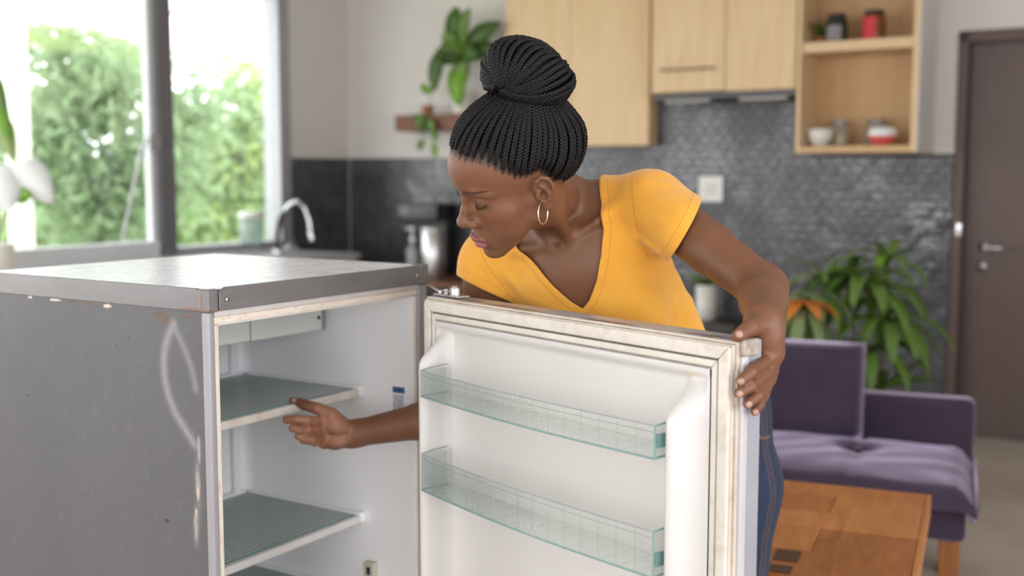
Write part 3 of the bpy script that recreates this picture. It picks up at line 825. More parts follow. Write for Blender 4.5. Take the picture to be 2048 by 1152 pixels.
# ================================================================== outside the window
gl_ = MB().box((-40,2,-.35),(8,60,-.30)).build('lawn', pm('pale_lawn', srgb(170,178,140), .9, col2=srgb(200,205,170), vs=1.2), None); gl_['kind'] = 'structure'  # pale lawn, two tones mixed at random
cutp = RW(XL-.3,0,0)
def tree(u, v, Y, R, label, mats, nleaf, seed, rz=.8, lsz=.16, grp='trees in the garden', base=-.3):
    r = np.random.default_rng(seed)
    c = PX(u, v, Y); b = np.array([c[0], c[1], base])
    t_ = thing('garden_tree', b, 0, label, 'tree', None)
    tk = MB(); top = c - b
    tk.tube([(0,0,0),(top[0]*.2+.08,.05,top[2]*.5),tuple(top*.92)], [R*.09,R*.07,R*.03], 8)
    for k in range(9):
        q = r.normal(size=3); q /= np.linalg.norm(q); q[2] = abs(q[2])*.6-.1
        tk.tube([tuple(top*.6), tuple(top*.85+q*R*.4), tuple(top+q*R*.8)], [R*.035,R*.02,R*.008], 6)
    tk.build('trunk', M['bark'], t_, smooth=True)
    # clumps of leaves
    nc = 34; cc = r.normal(size=(nc,3)); cc /= np.linalg.norm(cc,axis=1,keepdims=True); cc *= (r.uniform(.15,1,nc)**.5)[:,None]*R; cc[:,2] *= rz
    for mi_, mt in enumerate(mats):
        n = nleaf//len(mats); ci = r.integers(0, nc, n)
        P = top + cc[ci] + r.normal(size=(n,3))*R*.17
        D = r.normal(size=(n,3)); D /= np.linalg.norm(D,axis=1,keepdims=True); D[:,2] -= .3
        S = np.cross(D, r.normal(size=(n,3))); S /= np.linalg.norm(S,axis=1,keepdims=True)
        L = lsz*r.uniform(.6,1.2,n)[:,None]
        Vv = np.stack([P, P + D*L*.5 + S*L*.22, P + D*L, P + D*L*.5 - S*L*.22], 1).reshape(-1,3)
        F = np.arange(4*n).reshape(-1,4)
        me = bpy.data.meshes.new('foliage'); me.vertices.add(len(Vv)); me.vertices.foreach_set('co', Vv.astype(np.float32).ravel())
        me.loops.add(4*n); me.loops.foreach_set('vertex_index', F.astype(np.int32).ravel()); me.polygons.add(n)
        me.polygons.foreach_set('loop_start', np.arange(0,4*n,4,dtype=np.int32)); me.polygons.foreach_set('loop_total', np.full(n,4,np.int32)); me.update(calc_edges=True)
        o = finish('foliage', me, M[mt], t_); o['kind'] = 'stuff'
    return t_
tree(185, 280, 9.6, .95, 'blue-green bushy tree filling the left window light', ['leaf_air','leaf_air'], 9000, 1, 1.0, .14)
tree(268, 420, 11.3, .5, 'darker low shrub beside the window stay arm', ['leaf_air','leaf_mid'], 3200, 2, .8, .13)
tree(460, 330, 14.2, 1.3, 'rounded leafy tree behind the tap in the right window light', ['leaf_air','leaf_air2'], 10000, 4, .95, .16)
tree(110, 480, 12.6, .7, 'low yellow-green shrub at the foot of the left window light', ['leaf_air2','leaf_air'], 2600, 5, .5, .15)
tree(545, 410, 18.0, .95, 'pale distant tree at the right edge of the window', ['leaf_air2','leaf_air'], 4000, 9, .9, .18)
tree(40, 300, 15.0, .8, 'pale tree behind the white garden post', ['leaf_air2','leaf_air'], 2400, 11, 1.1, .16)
# white post and terrace roof
pb = PX(45, 490, 8.2); pb[2] = -.3
po = MB(); po.box((-.065,-.065,0),(.065,.065,2.85)); o = po.build('garden_post', M['white_plastic'], None, bevel=.01)
o.location = pb; o.rotation_euler = (0,0,RA); props(o, 'white square post outside the left window light', 'post')
rf = thing('terrace_roof', (0,0,0), 0, 'translucent white terrace roof sloping outside the window', 'roof')
t = NT('milky_roof_sheet'); tl2 = t.n('ShaderNodeBsdfTranslucent', {'Color': (.97,.98,1)}); tr2 = t.n('ShaderNodeBsdfTransparent', {'Color': (1,1,1)})
t.put(t.out.inputs['Surface'], t.n('ShaderNodeMixShader', {0: .55, 1: tl2.outputs[0], 2: tr2.outputs[0]}).outputs[0])
A_, B_, C_2, D_2 = [PX(*q) for q in ((-300,-60,6.8),(700,-60,9.4),(640,95,12.0),(-300,70,9.6))]
A_, B_, C_2, D_2 = RW(XL-.35,-6,2.75), RW(XL-.35,1.2,2.75), RW(XL-3.4,1.2,2.45), RW(XL-3.4,-6,2.45)
def sheet(mb, pts, th):
    p = [Vector(q) for q in pts]; return mb.hexa([tuple(q) for q in p] + [tuple(q+Vector((0,0,th))) for q in p])
sheet(MB(), (A_,B_,C_2,D_2), .012).build('roof_sheet', t.m, rf)
pl = pm('pale_beam', srgb(226,226,230), .6)
for k in range(6):
    f_ = k/5; a = Vector(A_).lerp(Vector(B_), f_); d = Vector(D_2).lerp(Vector(C_2), f_)
    MB().tube([tuple(a-Vector((0,0,.04))), tuple(d-Vector((0,0,.04)))], .022, 6).build('rafter', pl, rf)
MB().tube([tuple(Vector(D_2)-Vector((0,0,.05))), tuple(Vector(C_2)-Vector((0,0,.05)))], .035, 6).build('gutter', pl, rf)
# palm frond arching across the top of the left light
fr_ = thing('palm_frond', tuple(PX(-40,120,8.6)), 0, 'light green palm frond arching across the top of the left window light', 'palm leaf')
fo = PX(-40,120,8.6)
sp_ = [PX(u,v,Y)-fo for u,v,Y in ((-40,36,8.6),(60,52,8.8),(200,78,9.1),(330,104,9.4),(450,122,9.7),(560,142,10.0))]
tt_ = np.linspace(0,5,60); ax_ = np.stack([np.interp(tt_, range(6), [p[k] for p in sp_]) for k in range(3)],1)
MB().tube([tuple(p) for p in ax_], list(np.linspace(.016,.004,60)), 6).build('midrib', M['leaf_air2'], fr_, smooth=True)
for i in range(0, 60, 1):
    p = ax_[i]; d = ax_[min(i+1,59)]-ax_[max(i-1,0)]; d /= np.linalg.norm(d)
    for s_ in (1,-1):
        L_ = (.10 if s_ > 0 else .24)*(1-.45*i/59)
        q = Vector(d)*.55 + Vector((0,0,s_*1.0 if s_ > 0 else -1.0)) + Vector((.0,-.1*s_,0))
        MB().blade(tuple(p), q, (0,-1,0), L_*.9, .026, .3, 4, .1).build('leaflet', M['leaf_air2'], fr_, smooth=True)
# peace lily on the near end of the sink counter, at the left edge of the picture
lb0 = PX(-5, 480, 5.6); lb0[2] = .866
ll_ = np.array(lb0)
pw = on_pl(-10, 470, RW(XL+.22,0,0), EX); pw[2] = .866
pl_ = thing('peace_lily', pw, 0, 'potted lily with green leaves and white flowers at the left edge', 'plant')
MB().lathe([(.07,0),(.075,.004),(.095,.16),(.09,.164),(.085,.15),(.001,.145)], seg=24).build('pot', M['ceramic'], pl_, smooth=True)
Yp = float(pw[1])
def lily(p0, p1, W_, mat, nm, bul=.05):
    a = Vector(PX(*p0, Yp) - pw); b = Vector(PX(*p1, Yp-.05) - pw); mb = MB(); n=9
    side = (b-a).cross(Vector((0,1,0))).normalized(); vs = []
    for i in range(n+1):
        t_ = i/n; c_ = a.lerp(b,t_) + Vector((0,-.3,1))*bul*math.sin(math.pi*t_); w = W_*.5*math.sin(math.pi*min(1,.05+.95*t_))**.7
        vs += [c_-side*w+Vector((0,w*.2,0)), c_, c_+side*w+Vector((0,w*.2,0))]
    mb.add(vs, [f for i in range(n) for f in ((i*3,i*3+1,i*3+4,i*3+3),(i*3+1,i*3+2,i*3+5,i*3+4))])
    mb.build(nm, mat, pl_, smooth=True, solid=.001)
WB = leafmat('white_spathe', (.85,.86,.86), (.8,.82,.82), .3)
lily((-5,250), (30,330), .10, M['leaf_air2'], 'leaf', .08); lily((-20,210), (25,300), .09, M['leaf_bright'], 'leaf', .1)
lily((20,335), (108,410), .17, WB, 'flower', .05); lily((-15,330), (20,425), .22, WB, 'flower', .02)
lily((28,400), (62,388), .08, M['leaf_bright'], 'leaf', .01); lily((62,390), (108,412), .08, M['leaf_bright'], 'leaf', .015)
lily((-30,170), (18,250), .09, M['leaf_mid'], 'leaf', .1)
for p in ((-8,330),(15,345),(-5,260),(30,400)):
    b = PX(*p, Yp) - pw
    MB().tube([(0,0,.14), tuple(np.array([b[0]*.4,b[1]*.4,(b[2]-.14)*.6+.14])), tuple(b)], .005, 6).build('stem', M['stem'], pl_, smooth=True)
# ================================================================== the old refrigerator
FA = np.array([-.469, 1.738, 0.0]); FTH = math.radians(57.2)
FW, FD, FH = .558, .586, CAMZ - .178
FU = np.array([math.cos(FTH), math.sin(FTH), 0]); FV = np.array([-math.sin(FTH), math.cos(FTH), 0])
def on_plane(u, v, o, n):
    r = ray(u, v); k = ((o - np.array([0,0,CAMZ])) @ n) / (r @ n); return r*k + np.array([0,0,CAMZ])
def side_yz(u, v):
    p = on_plane(u, v, FA, FU) - FA; return float(p @ FV), float(p[2])
FR = thing('refrigerator', FA, FTH, 'old grey compact refrigerator with open door, glass shelves and rust stains', 'refrigerator')
def stain(t, base, col, centers, nscale=60, thr=(.42,.58), amount=1.0):
    """paint worn patches: centers = [(x,y,z,rx,ry,rz)] in object space, broken up by noise"""
    pos = t.co('Object'); m = None
    for (x,y,z,rx,ry,rz) in centers:
        q = t.n('ShaderNodeMapping', {'Vector': pos, 'Location': (-x/rx,-y/ry,-z/rz), 'Scale': (1/rx,1/ry,1/rz)}).outputs[0]
        d = t.n('ShaderNodeVectorMath', {0: q}, operation='LENGTH').outputs['Value']
        k = t.math('SUBTRACT', 1.0, d, 0, True)
        m = k if m is None else t.math('MAXIMUM', m, k)
    nz = t.noise(nscale, pos, 5, .7)
    f = t.ramp(t.math('ADD', t.math('MULTIPLY', m, .55), t.math('MULTIPLY', nz, .5)), *thr)
    f = t.math('MULTIPLY', t.math('MULTIPLY', f, amount), t.ramp(m, 0.0, .15))
    return t.mix(f, base, col)
# grey body sheet
t = NT('grey_enamel_sheet')
base = t.mix(t.ramp(t.noise(2.2, None, 4), .3, .75), (.108,.108,.115), (.082,.082,.090))
base = t.mix(t.math('MULTIPLY', t.ramp(t.noise(35, None, 5, .7), .55, .75), .12), base, (.33,.32,.32))
def sy(u, v, ru, rv): y, z = side_yz(u, v); return (0, y, z, .02, ru, rv)
base = stain(t, base, srgb(206,196,186), [sy(215,612,.020,.006), sy(110,600,.030,.004), sy(60,594,.012,.004)], 160, (.48,.56), .9)
base = stain(t, base, srgb(104,78,58), [sy(322,630,.034,.010), sy(330,640,.018,.016), sy(175,607,.035,.005), sy(375,634,.03,.005), sy(150,603,.03,.004)], 120, (.46,.62), .85)
base = t.mix(t.math('MULTIPLY', t.attr('scuff'), t.math('ADD', .30, t.math('MULTIPLY', t.noise(120, None, 5, .7), .35))), base, (.42,.41,.42))
base = stain(t, base, srgb(168,160,156), [sy(396,970,.010,.05), sy(392,1050,.009,.05), sy(398,900,.006,.04)], 120, (.44,.60), .7)
base = stain(t, base, srgb(196,170,150), [sy(396,985,.006,.018), sy(393,1025,.005,.012)], 200, (.45,.56), .9)
base = stain(t, base, srgb(52,50,52), [sy(258,677,.0025,.004), sy(233,691,.0022,.003), sy(55,790,.006,.004), sy(334,1041,.010,.005), sy(275,682,.002,.002), sy(18,800,.003,.002)], 300, (.40,.5), .9)
t.set(Base_Color=base, Roughness=t.math('ADD', .42, t.math('MULTIPLY', t.noise(8), .2)), Metallic=.15)
t.bump(t.math('ADD', t.math('MULTIPLY', t.noise(3, None, 2), 6.0), t.noise(500, None, 2)), .25, .0012)
M['enamel'] = t.m
# cap: grey band with rust at its corners
t = NT('grey_top_band')
base = t.mix(t.ramp(t.noise(5, t.co('Object', (1,1,4)), 4), .3, .75), (.215,.21,.215), (.165,.16,.165))
base = stain(t, base, srgb(128,92,66), [(.018,-.006,FH-.018,.006,.02,.03), (-.003,.008,FH-.018,.008,.006,.03), (.536,-.006,FH-.02,.006,.02,.03), (FW,0,FH-.03,.02,.02,.012), (.02,.01,FH-.034,.01,.10,.006), (.0,.02,FH-.034,.02,.08,.006)], 110, (.44,.66), .8)
t.set(Base_Color=base, Roughness=.38, Metallic=.25)
t.bump(t.noise(300), .15, .0006)
M['band'] = t.m
t = NT('worn_glossy_glare_top')
base = t.mix(t.ramp(t.noise(6, t.co('Object', (1,3,1)), 5, .6, 1.5), .35, .7), (.86,.87,.93), (.74,.76,.84))  # bluish-white window glare put into the base colour
t.set(Base_Color=base, Roughness=t.math('ADD', .20, t.math('MULTIPLY', t.ramp(t.noise(9, t.co('Object',(1,4,1)), 5), .35,.75), .25)), Specular_IOR_Level=.8, Coat_Weight=.5, Coat_Roughness=.22)
t.bump(t.noise(26), .08, .0015)
M['fridge_top'] = t.m
def cream(name, c1, c2, c3, amt, sc=(1,1,1)):
    t = NT(name)
    b = t.mix(t.ramp(t.noise(14, t.co('Object', sc), 5, .65), .35, .7), c1, c2)
    b = t.mix(t.math('MULTIPLY', t.ramp(t.noise(40, t.co('Object', sc), 6, .7), .52, .70), amt), b, c3)
    t.set(Base_Color=b, Roughness=.5); t.bump(t.noise(200), .15, .0005)
    return t.m
M['cream_h'] = cream('yellowed_trim', srgb(226,220,210), srgb(214,202,186), srgb(200,150,96), .75, (1.2,1,5))
M['cream_v'] = cream('yellowed_trim_upright', srgb(224,218,208), srgb(212,200,186), srgb(196,152,104), .55, (5,5,.8))
M['liner'] = pm('white_inner_liner', (.90,.91,.92), .35, var=.05, vs=5, bump=.1, bs=30)
M['alu_edge'] = pm('lilac_grey_edge', (.36,.355,.385), .38, .3, var=.15, vs=10, stretch=(6,6,.5))
# side, back, bottom
ny_, nz_ = 110, 220
ys_ = np.linspace(.012, FD, ny_); zs_ = np.linspace(.02, FH-.034, nz_)
G_ = np.stack(np.meshgrid(ys_, zs_, indexing='ij'), -1).reshape(-1, 2)
sv = np.concatenate([np.zeros((len(G_),1)), G_], 1)
i_ = np.arange(ny_-1)[:,None]; j_ = np.arange(nz_-1)[None,:]
sf_ = np.stack([i_*nz_+j_, i_*nz_+j_+1, (i_+1)*nz_+j_+1, (i_+1)*nz_+j_], -1).reshape(-1,4)
me = bpy.data.meshes.new('side_panel'); me.from_pydata(sv.tolist(), [], sf_.tolist()); me.update()
sc_f = np.zeros(len(G_))
for pts, w_, a_ in ((((348,648),(338,668),(330,695),(327,725),(330,760),(338,795),(350,825),(368,855),(390,890)), .0075, 1.0), (((346,650),(358,675),(372,705),(384,740),(392,780)), .0065, .7), (((398,880),(394,950),(397,1010),(392,1090)), .006, .45)):
    q_ = np.array([side_yz(*p) for p in pts])
    for k in range(len(q_)-1):
        ab = q_[k+1]-q_[k]; t_ = np.clip(((G_-q_[k]) @ ab)/(ab @ ab), 0, 1); d_ = np.linalg.norm(G_-q_[k]-t_[:,None]*ab, axis=1)
        sc_f = np.maximum(sc_f, a_*np.exp(-(d_/w_)**2))
at = me.attributes.new('scuff', 'FLOAT', 'POINT'); at.data.foreach_set('value', sc_f.astype(np.float32))
o = finish('side_panel', me, M['enamel'], FR); md = o.modifiers.new('s', 'SOLIDIFY'); md.thickness = .004; md.offset = 1 if False else -1
MB().box((FW-.004,.012,.02),(FW,FD,FH-.034)).build('side_panel', M['enamel'], FR)
MB().box((.004,FD-.004,.02),(FW-.004,FD,FH-.034)).build('back_panel', M['black'], FR)
MB().box((.004,.02,.0),(FW-.004,FD-.02,.05)).build('plinth', M['black'], FR)
MB().box((0,-.002,.05),(.014,.016,FH-.036)).build('corner_strip', M['alu_edge'], FR, bevel=.004, seg=3)
MB().box((.531,-.002,.05),(FW,.016,FH-.036)).build('corner_strip', M['alu_edge'], FR, bevel=.004, seg=3)
# top: plate and hanging band
MB().box((.003,.004,FH-.004),(FW-.003,FD,FH-.0005)).build('top_plate', M['fridge_top'], FR, bevel=.002)
b_ = MB()
b_.box((-.002,.02,FH-.036),(.004,FD+.002,FH)).box((FW-.004,.02,FH-.036),(FW+.002,FD+.002,FH)).box((-.002,FD-.002,FH-.036),(FW+.002,FD+.003,FH))
b_.build('cap_band', M['band'], FR, bevel=.0015)
fb = MB(); fb.prism([(.021,FH-.036),(.530,FH-.036),(.530,FH),(.040,FH),(.021,FH-.008)], -.005, .006)
fb.build('cap_front', M['band'], FR, bevel=.0015)
MB().box((-.003,-.006,FH-.037),(.019,.021,FH-.001)).build('corner_cap', M['band'], FR, bevel=.003, seg=3)
MB().box((.532,-.006,FH-.037),(.545,.021,FH+.0005)).box((.546,-.004,FH-.037),(FW+.003,.022,FH+.001)).build('corner_cap', M['band'], FR, bevel=.003, seg=3)
for x in (.036, .521):
    s_ = MB(); s_.tube([(x,-.0055,FH-.019),(x,-.0078,FH-.019)], [.0042,.0034], 12)
    s_.build('screw', M['steel'], FR, smooth=True)
# frame round the opening, stepped
OT, OB, OL, ORr = FH-.0584, .12, .0246, .520
MB().box((.014,-.001,OT+.0132),(.531,.010,FH-.036)).build('frame_rail', pm('greyed_rail', srgb(205,200,196), .45, var=.12, vs=25, stretch=(1,1,6)), FR, bevel=.001)
MB().box((.014,.001,OT),(.531,.014,OT+.0135)).build('frame_rail', M['cream_h'], FR, bevel=.003, seg=3)
MB().box((.0142,.001,OB),(OL,.014,OT)).build('frame_rail', M['cream_v'], FR, bevel=.003, seg=3)
MB().box((ORr,.001,OB),(.5308,.014,OT)).build('frame_rail', M['cream_v'], FR, bevel=.003, seg=3)
MB().box((.014,.001,.05),(.531,.014,OB)).build('frame_rail', M['cream_h'], FR, bevel=.003)
# inner box
YB = .468
def arc(cx, cy, r, a0, a1, n=6): return [(cx + r*math.cos(math.radians(a0+(a1-a0)*i/n)), cy + r*math.sin(math.radians(a0+(a1-a0)*i/n))) for i in range(n+1)]
plan = [(OL,.004)] + arc(OL+.03, YB-.03, .03, 180, 90) + arc(ORr-.03, YB-.03, .03, 90, 0) + [(ORr,.004)]
lm_ = MB(); n_ = len(plan)
vs = [(x,y,OB) for x,y in plan] + [(x,y,OT) for x,y in plan]
lm_.add(vs, [(i,i+1,i+1+n_,i+n_) for i in range(n_-1)] + [tuple(range(n_)), tuple(range(2*n_-1,n_-1,-1))])
o = lm_.build('inner_liner', M['liner'], FR, smooth=False, fix=False)
m_ = o.modifiers.new('s','SOLIDIFY'); m_.thickness = .003; m_.offset = 0
# a raised pilaster in the rear right corner
MB().box((ORr-.045,YB-.018,OB),(ORr-.030,YB-.004,OT)).build('rear_rib', M['liner'], FR, bevel=.004, seg=3)
# duct / evaporator cover under the ceiling
dm = pm('mint_white_plastic', (.66,.70,.67), .4, var=.05, vs=12)
ZT, ZBt = FH-.078, FH-.137
MB().box((OL+.002,.222,ZBt),(.305,.40,OT-.002)).build('cooling_cover', dm, FR, bevel=.003)
cc = MB().box((.3075,.220,ZBt-.001),(.509,.40,OT-.002)).build('cooling_cover', dm, FR, bevel=.003)
MB().box((.4995,.2175,ZBt),(.507,.2205,ZT+.012)).build('bracket', pm('grey_green_bracket', (.25,.31,.29), .5), cc)
s_ = MB(); s_.tube([(.490,.2205,FH-.112),(.490,.2185,FH-.112)], .004, 10); s_.build('screw', M['black'], cc)
# glass shelves
t = NT('ribbed_shelf_glass')
wv = t.n('ShaderNodeTexWave', {'Vector': t.co('Object'), 'Scale': 30, 'Distortion': 2.5, 'Detail': 2}, bands_direction='Y').outputs['Fac']
tr = t.n('ShaderNodeBsdfTransparent', {'Color': (.76,.81,.80)}); gl = t.n('ShaderNodeBsdfGlossy', {'Color': (.75,.85,.83), 'Roughness': .16})
df = t.n('ShaderNodeBsdfDiffuse', {'Color': (.52,.56,.55)})
b = t.n('ShaderNodeBump', {'Height': wv, 'Strength': 1.0, 'Distance': .004}); t.put(gl.inputs['Normal'], b.outputs[0]); t.put(df.inputs['Normal'], b.outputs[0])
lw = t.n('ShaderNodeLayerWeight', {'Blend': .5}).outputs['Facing']
fz = t.math('ADD', t.math('MULTIPLY', t.math('POWER', lw, 4.0), .75), .06)
m1 = t.n('ShaderNodeMixShader', {0: fz, 1: tr.outputs[0], 2: gl.outputs[0]})
t.put(df.inputs['Color'], t.mix(t.ramp(wv, .25, .75), (.40,.43,.42), (.80,.83,.82)))
m2 = t.n('ShaderNodeMixShader', {0: .45, 1: m1.outputs[0], 2: df.outputs[0]})
t.put(t.out.inputs['Surface'], m2.outputs[0]); M['shelf_glass'] = t.m
M['trim'] = pm('white_shelf_trim', (.68,.67,.65), .45, var=.12, vs=30, bump=.15, bs=200)
M['trim_aged'] = cream('aged_shelf_trim', srgb(222,216,208), srgb(205,196,186), srgb(190,166,136), .35, (2,1,1))
TEAL = pm('teal_glass_edge', (.10,.27,.25), .2, Specular_IOR_Level=.6)
for k, (zr, tm) in enumerate([(-.2495, 'trim_aged'), (-.508, 'trim'), (-.668, 'trim')]):
    z = FH + zr
    sh = MB().box((OL+.004,.143,z-.0045),(.512,YB-.006,z)).build('shelf', M['shelf_glass'], FR)
    MB().box((OL+.004,.1425,z-.0008),(.512,.146,z+.0004)).build('glass_edge', TEAL, sh)
    tb = MB(); tb.box((OL+.002,.128,z-.0165),(.506,.1425,z-.0005)); tb.build('front_trim', M[tm], sh, bevel=.004, seg=3)
    MB().box((.502,.128,z-.017),(.5195,.150,z+.005)).build('end_support', M['liner'], sh, bevel=.004, seg=3)
    MB().box((.503,.15,z-.014),(.5195,YB-.02,z+.003)).build('side_ledge', M['liner'], sh, bevel=.004, seg=3)
    MB().box((OL+.001,YB-.022,z-.014),(.503,YB-.003,z+.004)).build('rear_ledge', M['liner'], sh, bevel=.004, seg=3)
    MB().box((OL+.012,YB-.075,z-.016),(.500,YB-.062,z-.006)).build('cross_bar', M['trim'], sh, bevel=.003)
    MB().box((OL,.15,z-.014),(OL+.014,YB-.02,z-.005)).build('side_ledge', M['liner'], sh, bevel=.003)
# rating sticker on the right inner wall
ZS = FH-.239
sk = MB().box((.5193,.025,ZS-.070),(.5199,.056,ZS)).build('sticker', pm('sticker_paper', (.62,.63,.72), .5), FR)
sb = MB().box((.5189,.0255,ZS-.0125),(.5194,.0555,ZS-.0005)); sb.build('sticker_heading', pm('sticker_blue', srgb(58,92,140), .5), sk)
sl = MB()
r4 = random.Random(4)
for k in range(11):
    y = .0535; zz = ZS-.0175-k*.0047
    while y > .029:
        w_ = r4.uniform(.0015,.005); sl.box((.5188,max(y-w_,.028),zz-.0014),(.5194,y,zz+.0012)); y -= w_+.0014
sl.box((.5186,.036,ZS-.009),(.5190,.042,ZS-.003)).box((.5186,.046,ZS-.0085),(.5190,.053,ZS-.0065))
sl.build('sticker_print', pm('sticker_ink', srgb(60,70,120), .6), sk)['kind'] = 'stuff'
kn = MB().box((.505,.098,FH-.640),(.5195,.125,FH-.603)).build('door_switch', pm('beige_plastic', srgb(190,184,168), .5), FR, bevel=.003)
MB().box((.5035,.107,FH-.628),(.506,.116,FH-.612)).build('button', M['black'], kn, bevel=.001)
# crisper below
MB().box((OL+.01,.16,OB+.01),(.505,YB-.03,FH-.72)).build('crisper_drawer', pm('frosted_drawer', (.55,.60,.60), .3), FR, bevel=.01, seg=3)

# ------------------------------------------------------------------ the open door
DH = np.array([-.143, 1.939, 0]); DA = math.radians(-51.06); DL = .682; DT = CAMZ - .21; DB = .07
dv = DH - FA; dloc = (float(dv @ FU), float(dv @ FV), 0)
t = NT('grey_door_skin')
base = t.mix(t.ramp(t.noise(4, t.co('Object',(3,1,1)), 4), .3, .75), (.38,.38,.42), (.30,.30,.34))
base = stain(t, base, srgb(92,62,48), [(.22,.005,DT,.13,.02,.012), (.44,.004,DT,.10,.014,.01), (.62,.01,DT,.08,.02,.012), (.10,.01,DT,.10,.02,.01)], 60, (.46,.60), .7)
base = stain(t, base, srgb(196,190,184), [(.35,.02,DT,.25,.03,.012), (.55,.02,DT,.14,.03,.012)], 25, (.45,.65), .6)
t.set(Base_Color=base, Roughness=.30, Metallic=.2); t.bump(t.noise(120), .15, .0006)
M['door_skin'] = t.m
DR = MB().box((0,0,DB),(DL,.043,DT)).build('door', M['door_skin'], FR, bevel=.003, seg=2)
DR.location = dloc; DR.rotation_euler = (0,0,DA-FTH)
# metal end trims
MB().box((DL-.003,.001,DB),(DL+.004,.013,DT-.018)).build('edge_trim', pm('pale_edge_strip', srgb(196,194,198), .3, .2, var=.08, vs=9), DR, bevel=.002)
MB().box((DL-.012,-.001,DT-.020),(DL+.006,.030,DT+.0025)).build('corner_cap', pm('stained_corner_cap', srgb(176,168,158), .45, var=.3, vs=120, col2=srgb(128,108,92)), DR, bevel=.003)
def ring(mb, a, b, y0, y1):
    """a rectangular ring between insets a and b from the door's edge"""
    x0,x1,z0,z1 = a, DL-a, DB+a, DT-a; u0,u1,w0,w1 = b, DL-b, DB+b, DT-b
    for p in ([(x0,z1),(x1,z1),(u1,w1),(u0,w1)], [(x0,z0),(u0,w0),(u1,w0),(x1,z0)], [(x0,z0),(x0,z1),(u0,w1),(u0,w0)], [(x1,z0),(u1,w0),(u1,w1),(x1,z1)]):
        mb.prism(p, y1, y0)
    return mb
gm = cream('grimy_gasket', srgb(214,210,202), srgb(196,190,180), srgb(172,152,128), .35, (1.2,1,1.2))
gs = ring(MB(), .001, .004, -.004, .002); ring(gs, .0045, .006, -.010, 0)
gs.build('gasket_lip', cream('stained_lip', srgb(208,200,188), srgb(188,176,160), srgb(146,118,92), .4, (1,1,1)), DR)
ring(MB(), .006, .024, -.015, 0).build('gasket', gm, DR, bevel=.003, seg=3)
ring(MB(), .0265, .036, -.013, 0).build('gasket', gm, DR, bevel=.002, seg=2)
ring(MB(), .0238, .0268, -.006, 0).build('gasket_groove', pm('groove_tone', srgb(128,118,108), .8, var=.3, vs=60), DR)  # darker strip in the groove between the gasket rings
ring(MB(), .0355, .039, -.006, 0).build('gasket_groove', pm('groove_tone_2', srgb(165,156,144), .8, var=.3, vs=60), DR)  # paler strip between inner ring and liner
# moulded liner with two ridges that carry the bins
PXs = [(.038,.012),(.042,.014),(.046,.030),(.050,.050),(.056,.060),(.063,.063),(.069,.060),(.073,.050),(.076,.028),(.080,.010),(.086,.006),(.12,.005),(.34,.004)]
PXs = PXs + [(DL-x, d) for x, d in reversed(PXs[:-1])]
xs = np.array([p[0] for p in PXs]); ds = np.array([p[1] for p in PXs])
def slope(z):
    u_ = (DT - z)
    s_ = sstep_(.046, .108, u_); lo_ = sstep_(.03, .09, z - DB)
    return s_*lo_
def sstep_(a, b, x):
    t_ = min(1, max(0, (x-a)/(b-a))); return t_*t_*(3-2*t_)
zs = [DT-.039] + list(DT - np.array([.0395,.041,.044,.047,.052,.056,.060,.066,.072,.078,.084,.090,.096,.102,.110,.13,.2,.3,.5,.7,.85])) + [DB+.10,DB+.08,DB+.06,DB+.045,DB+.0395]
lv = []
for z in zs:
    u_ = DT - z
    lip = .013 * (1 - sstep_(.046,.060,u_)) if u_ < .2 else .013*(1-sstep_(.04,.055,z-DB))
    if u_ < .0392 or z - DB < .0397: lip = 0.0
    for x, d in PXs:
        if u_ < .0392 or z - DB < .0397: dd = 0
        else: dd = max(lip, .005 + (d-.005)*slope(z)) if .044 < x < DL-.044 else max(lip, min(d,.014))
        lv.append((x, -dd, z))
nx = len(PXs); lf = []
for i in range(len(zs)-1):
    for j in range(nx-1):
        a = i*nx+j; lf.append((a, a+1, a+nx+1, a+nx))
t = NT('door_liner_plastic')
base = t.mix(t.ramp(t.noise(3, None, 3), .3, .75), (.63,.62,.605), (.565,.555,.535))
base = stain(t, base, srgb(205,172,128), [(.645,-.02,DT-.16,.006,.05,.10), (.648,-.02,DT-.35,.006,.05,.22), (.085,-.02,DT-.075,.006,.05,.03), (.61,-.02,DT-.05,.04,.03,.01)], 50, (.45,.7), .5)
t.set(Base_Color=base, Roughness=.30, Specular_IOR_Level=.5); t.bump(t.noise(25), .05, .001)
lb_ = MB(); lb_.add(lv, lf)
lo = lb_.build('door_liner', t.m, DR, smooth=True)
# clear bins
t = NT('dimpled_clear_plastic')
tr = t.n('ShaderNodeBsdfTransparent', {'Color': (.965,.98,.975)}); gl = t.n('ShaderNodeBsdfGlossy', {'Color': (.95,1,.99), 'Roughness': .10}); df = t.n('ShaderNodeBsdfDiffuse', {'Color': (.50,.55,.54)})
vo = t.n('ShaderNodeTexVoronoi', {'Vector': t.co('Object'), 'Scale': 260}).outputs['Distance']
b = t.n('ShaderNodeBump', {'Height': vo, 'Strength': .35, 'Distance': .0012}); t.put(gl.inputs['Normal'], b.outputs[0])
lw = t.n('ShaderNodeLayerWeight', {'Blend': .5, 'Normal': b.outputs[0]}).outputs['Facing']
fz = t.math('ADD', t.math('MULTIPLY', t.math('POWER', lw, 3.0), .8), .05, 0, True)
m1 = t.n('ShaderNodeMixShader', {0: fz, 1: tr.outputs[0], 2: gl.outputs[0]})
m2 = t.n('ShaderNodeMixShader', {0: .045, 1: m1.outputs[0], 2: df.outputs[0]}); t.put(t.out.inputs['Surface'], m2.outputs[0])
BINM = t.m
EDGE = pm('aqua_edge', (.26,.46,.44), .15, Specular_IOR_Level=.7, Transmission_Weight=.35)
LINE = pm('greyed_aqua_edge', (.42,.47,.46), .2, Transmission_Weight=.3)  # greyer aqua for the bins' top rim and left edge
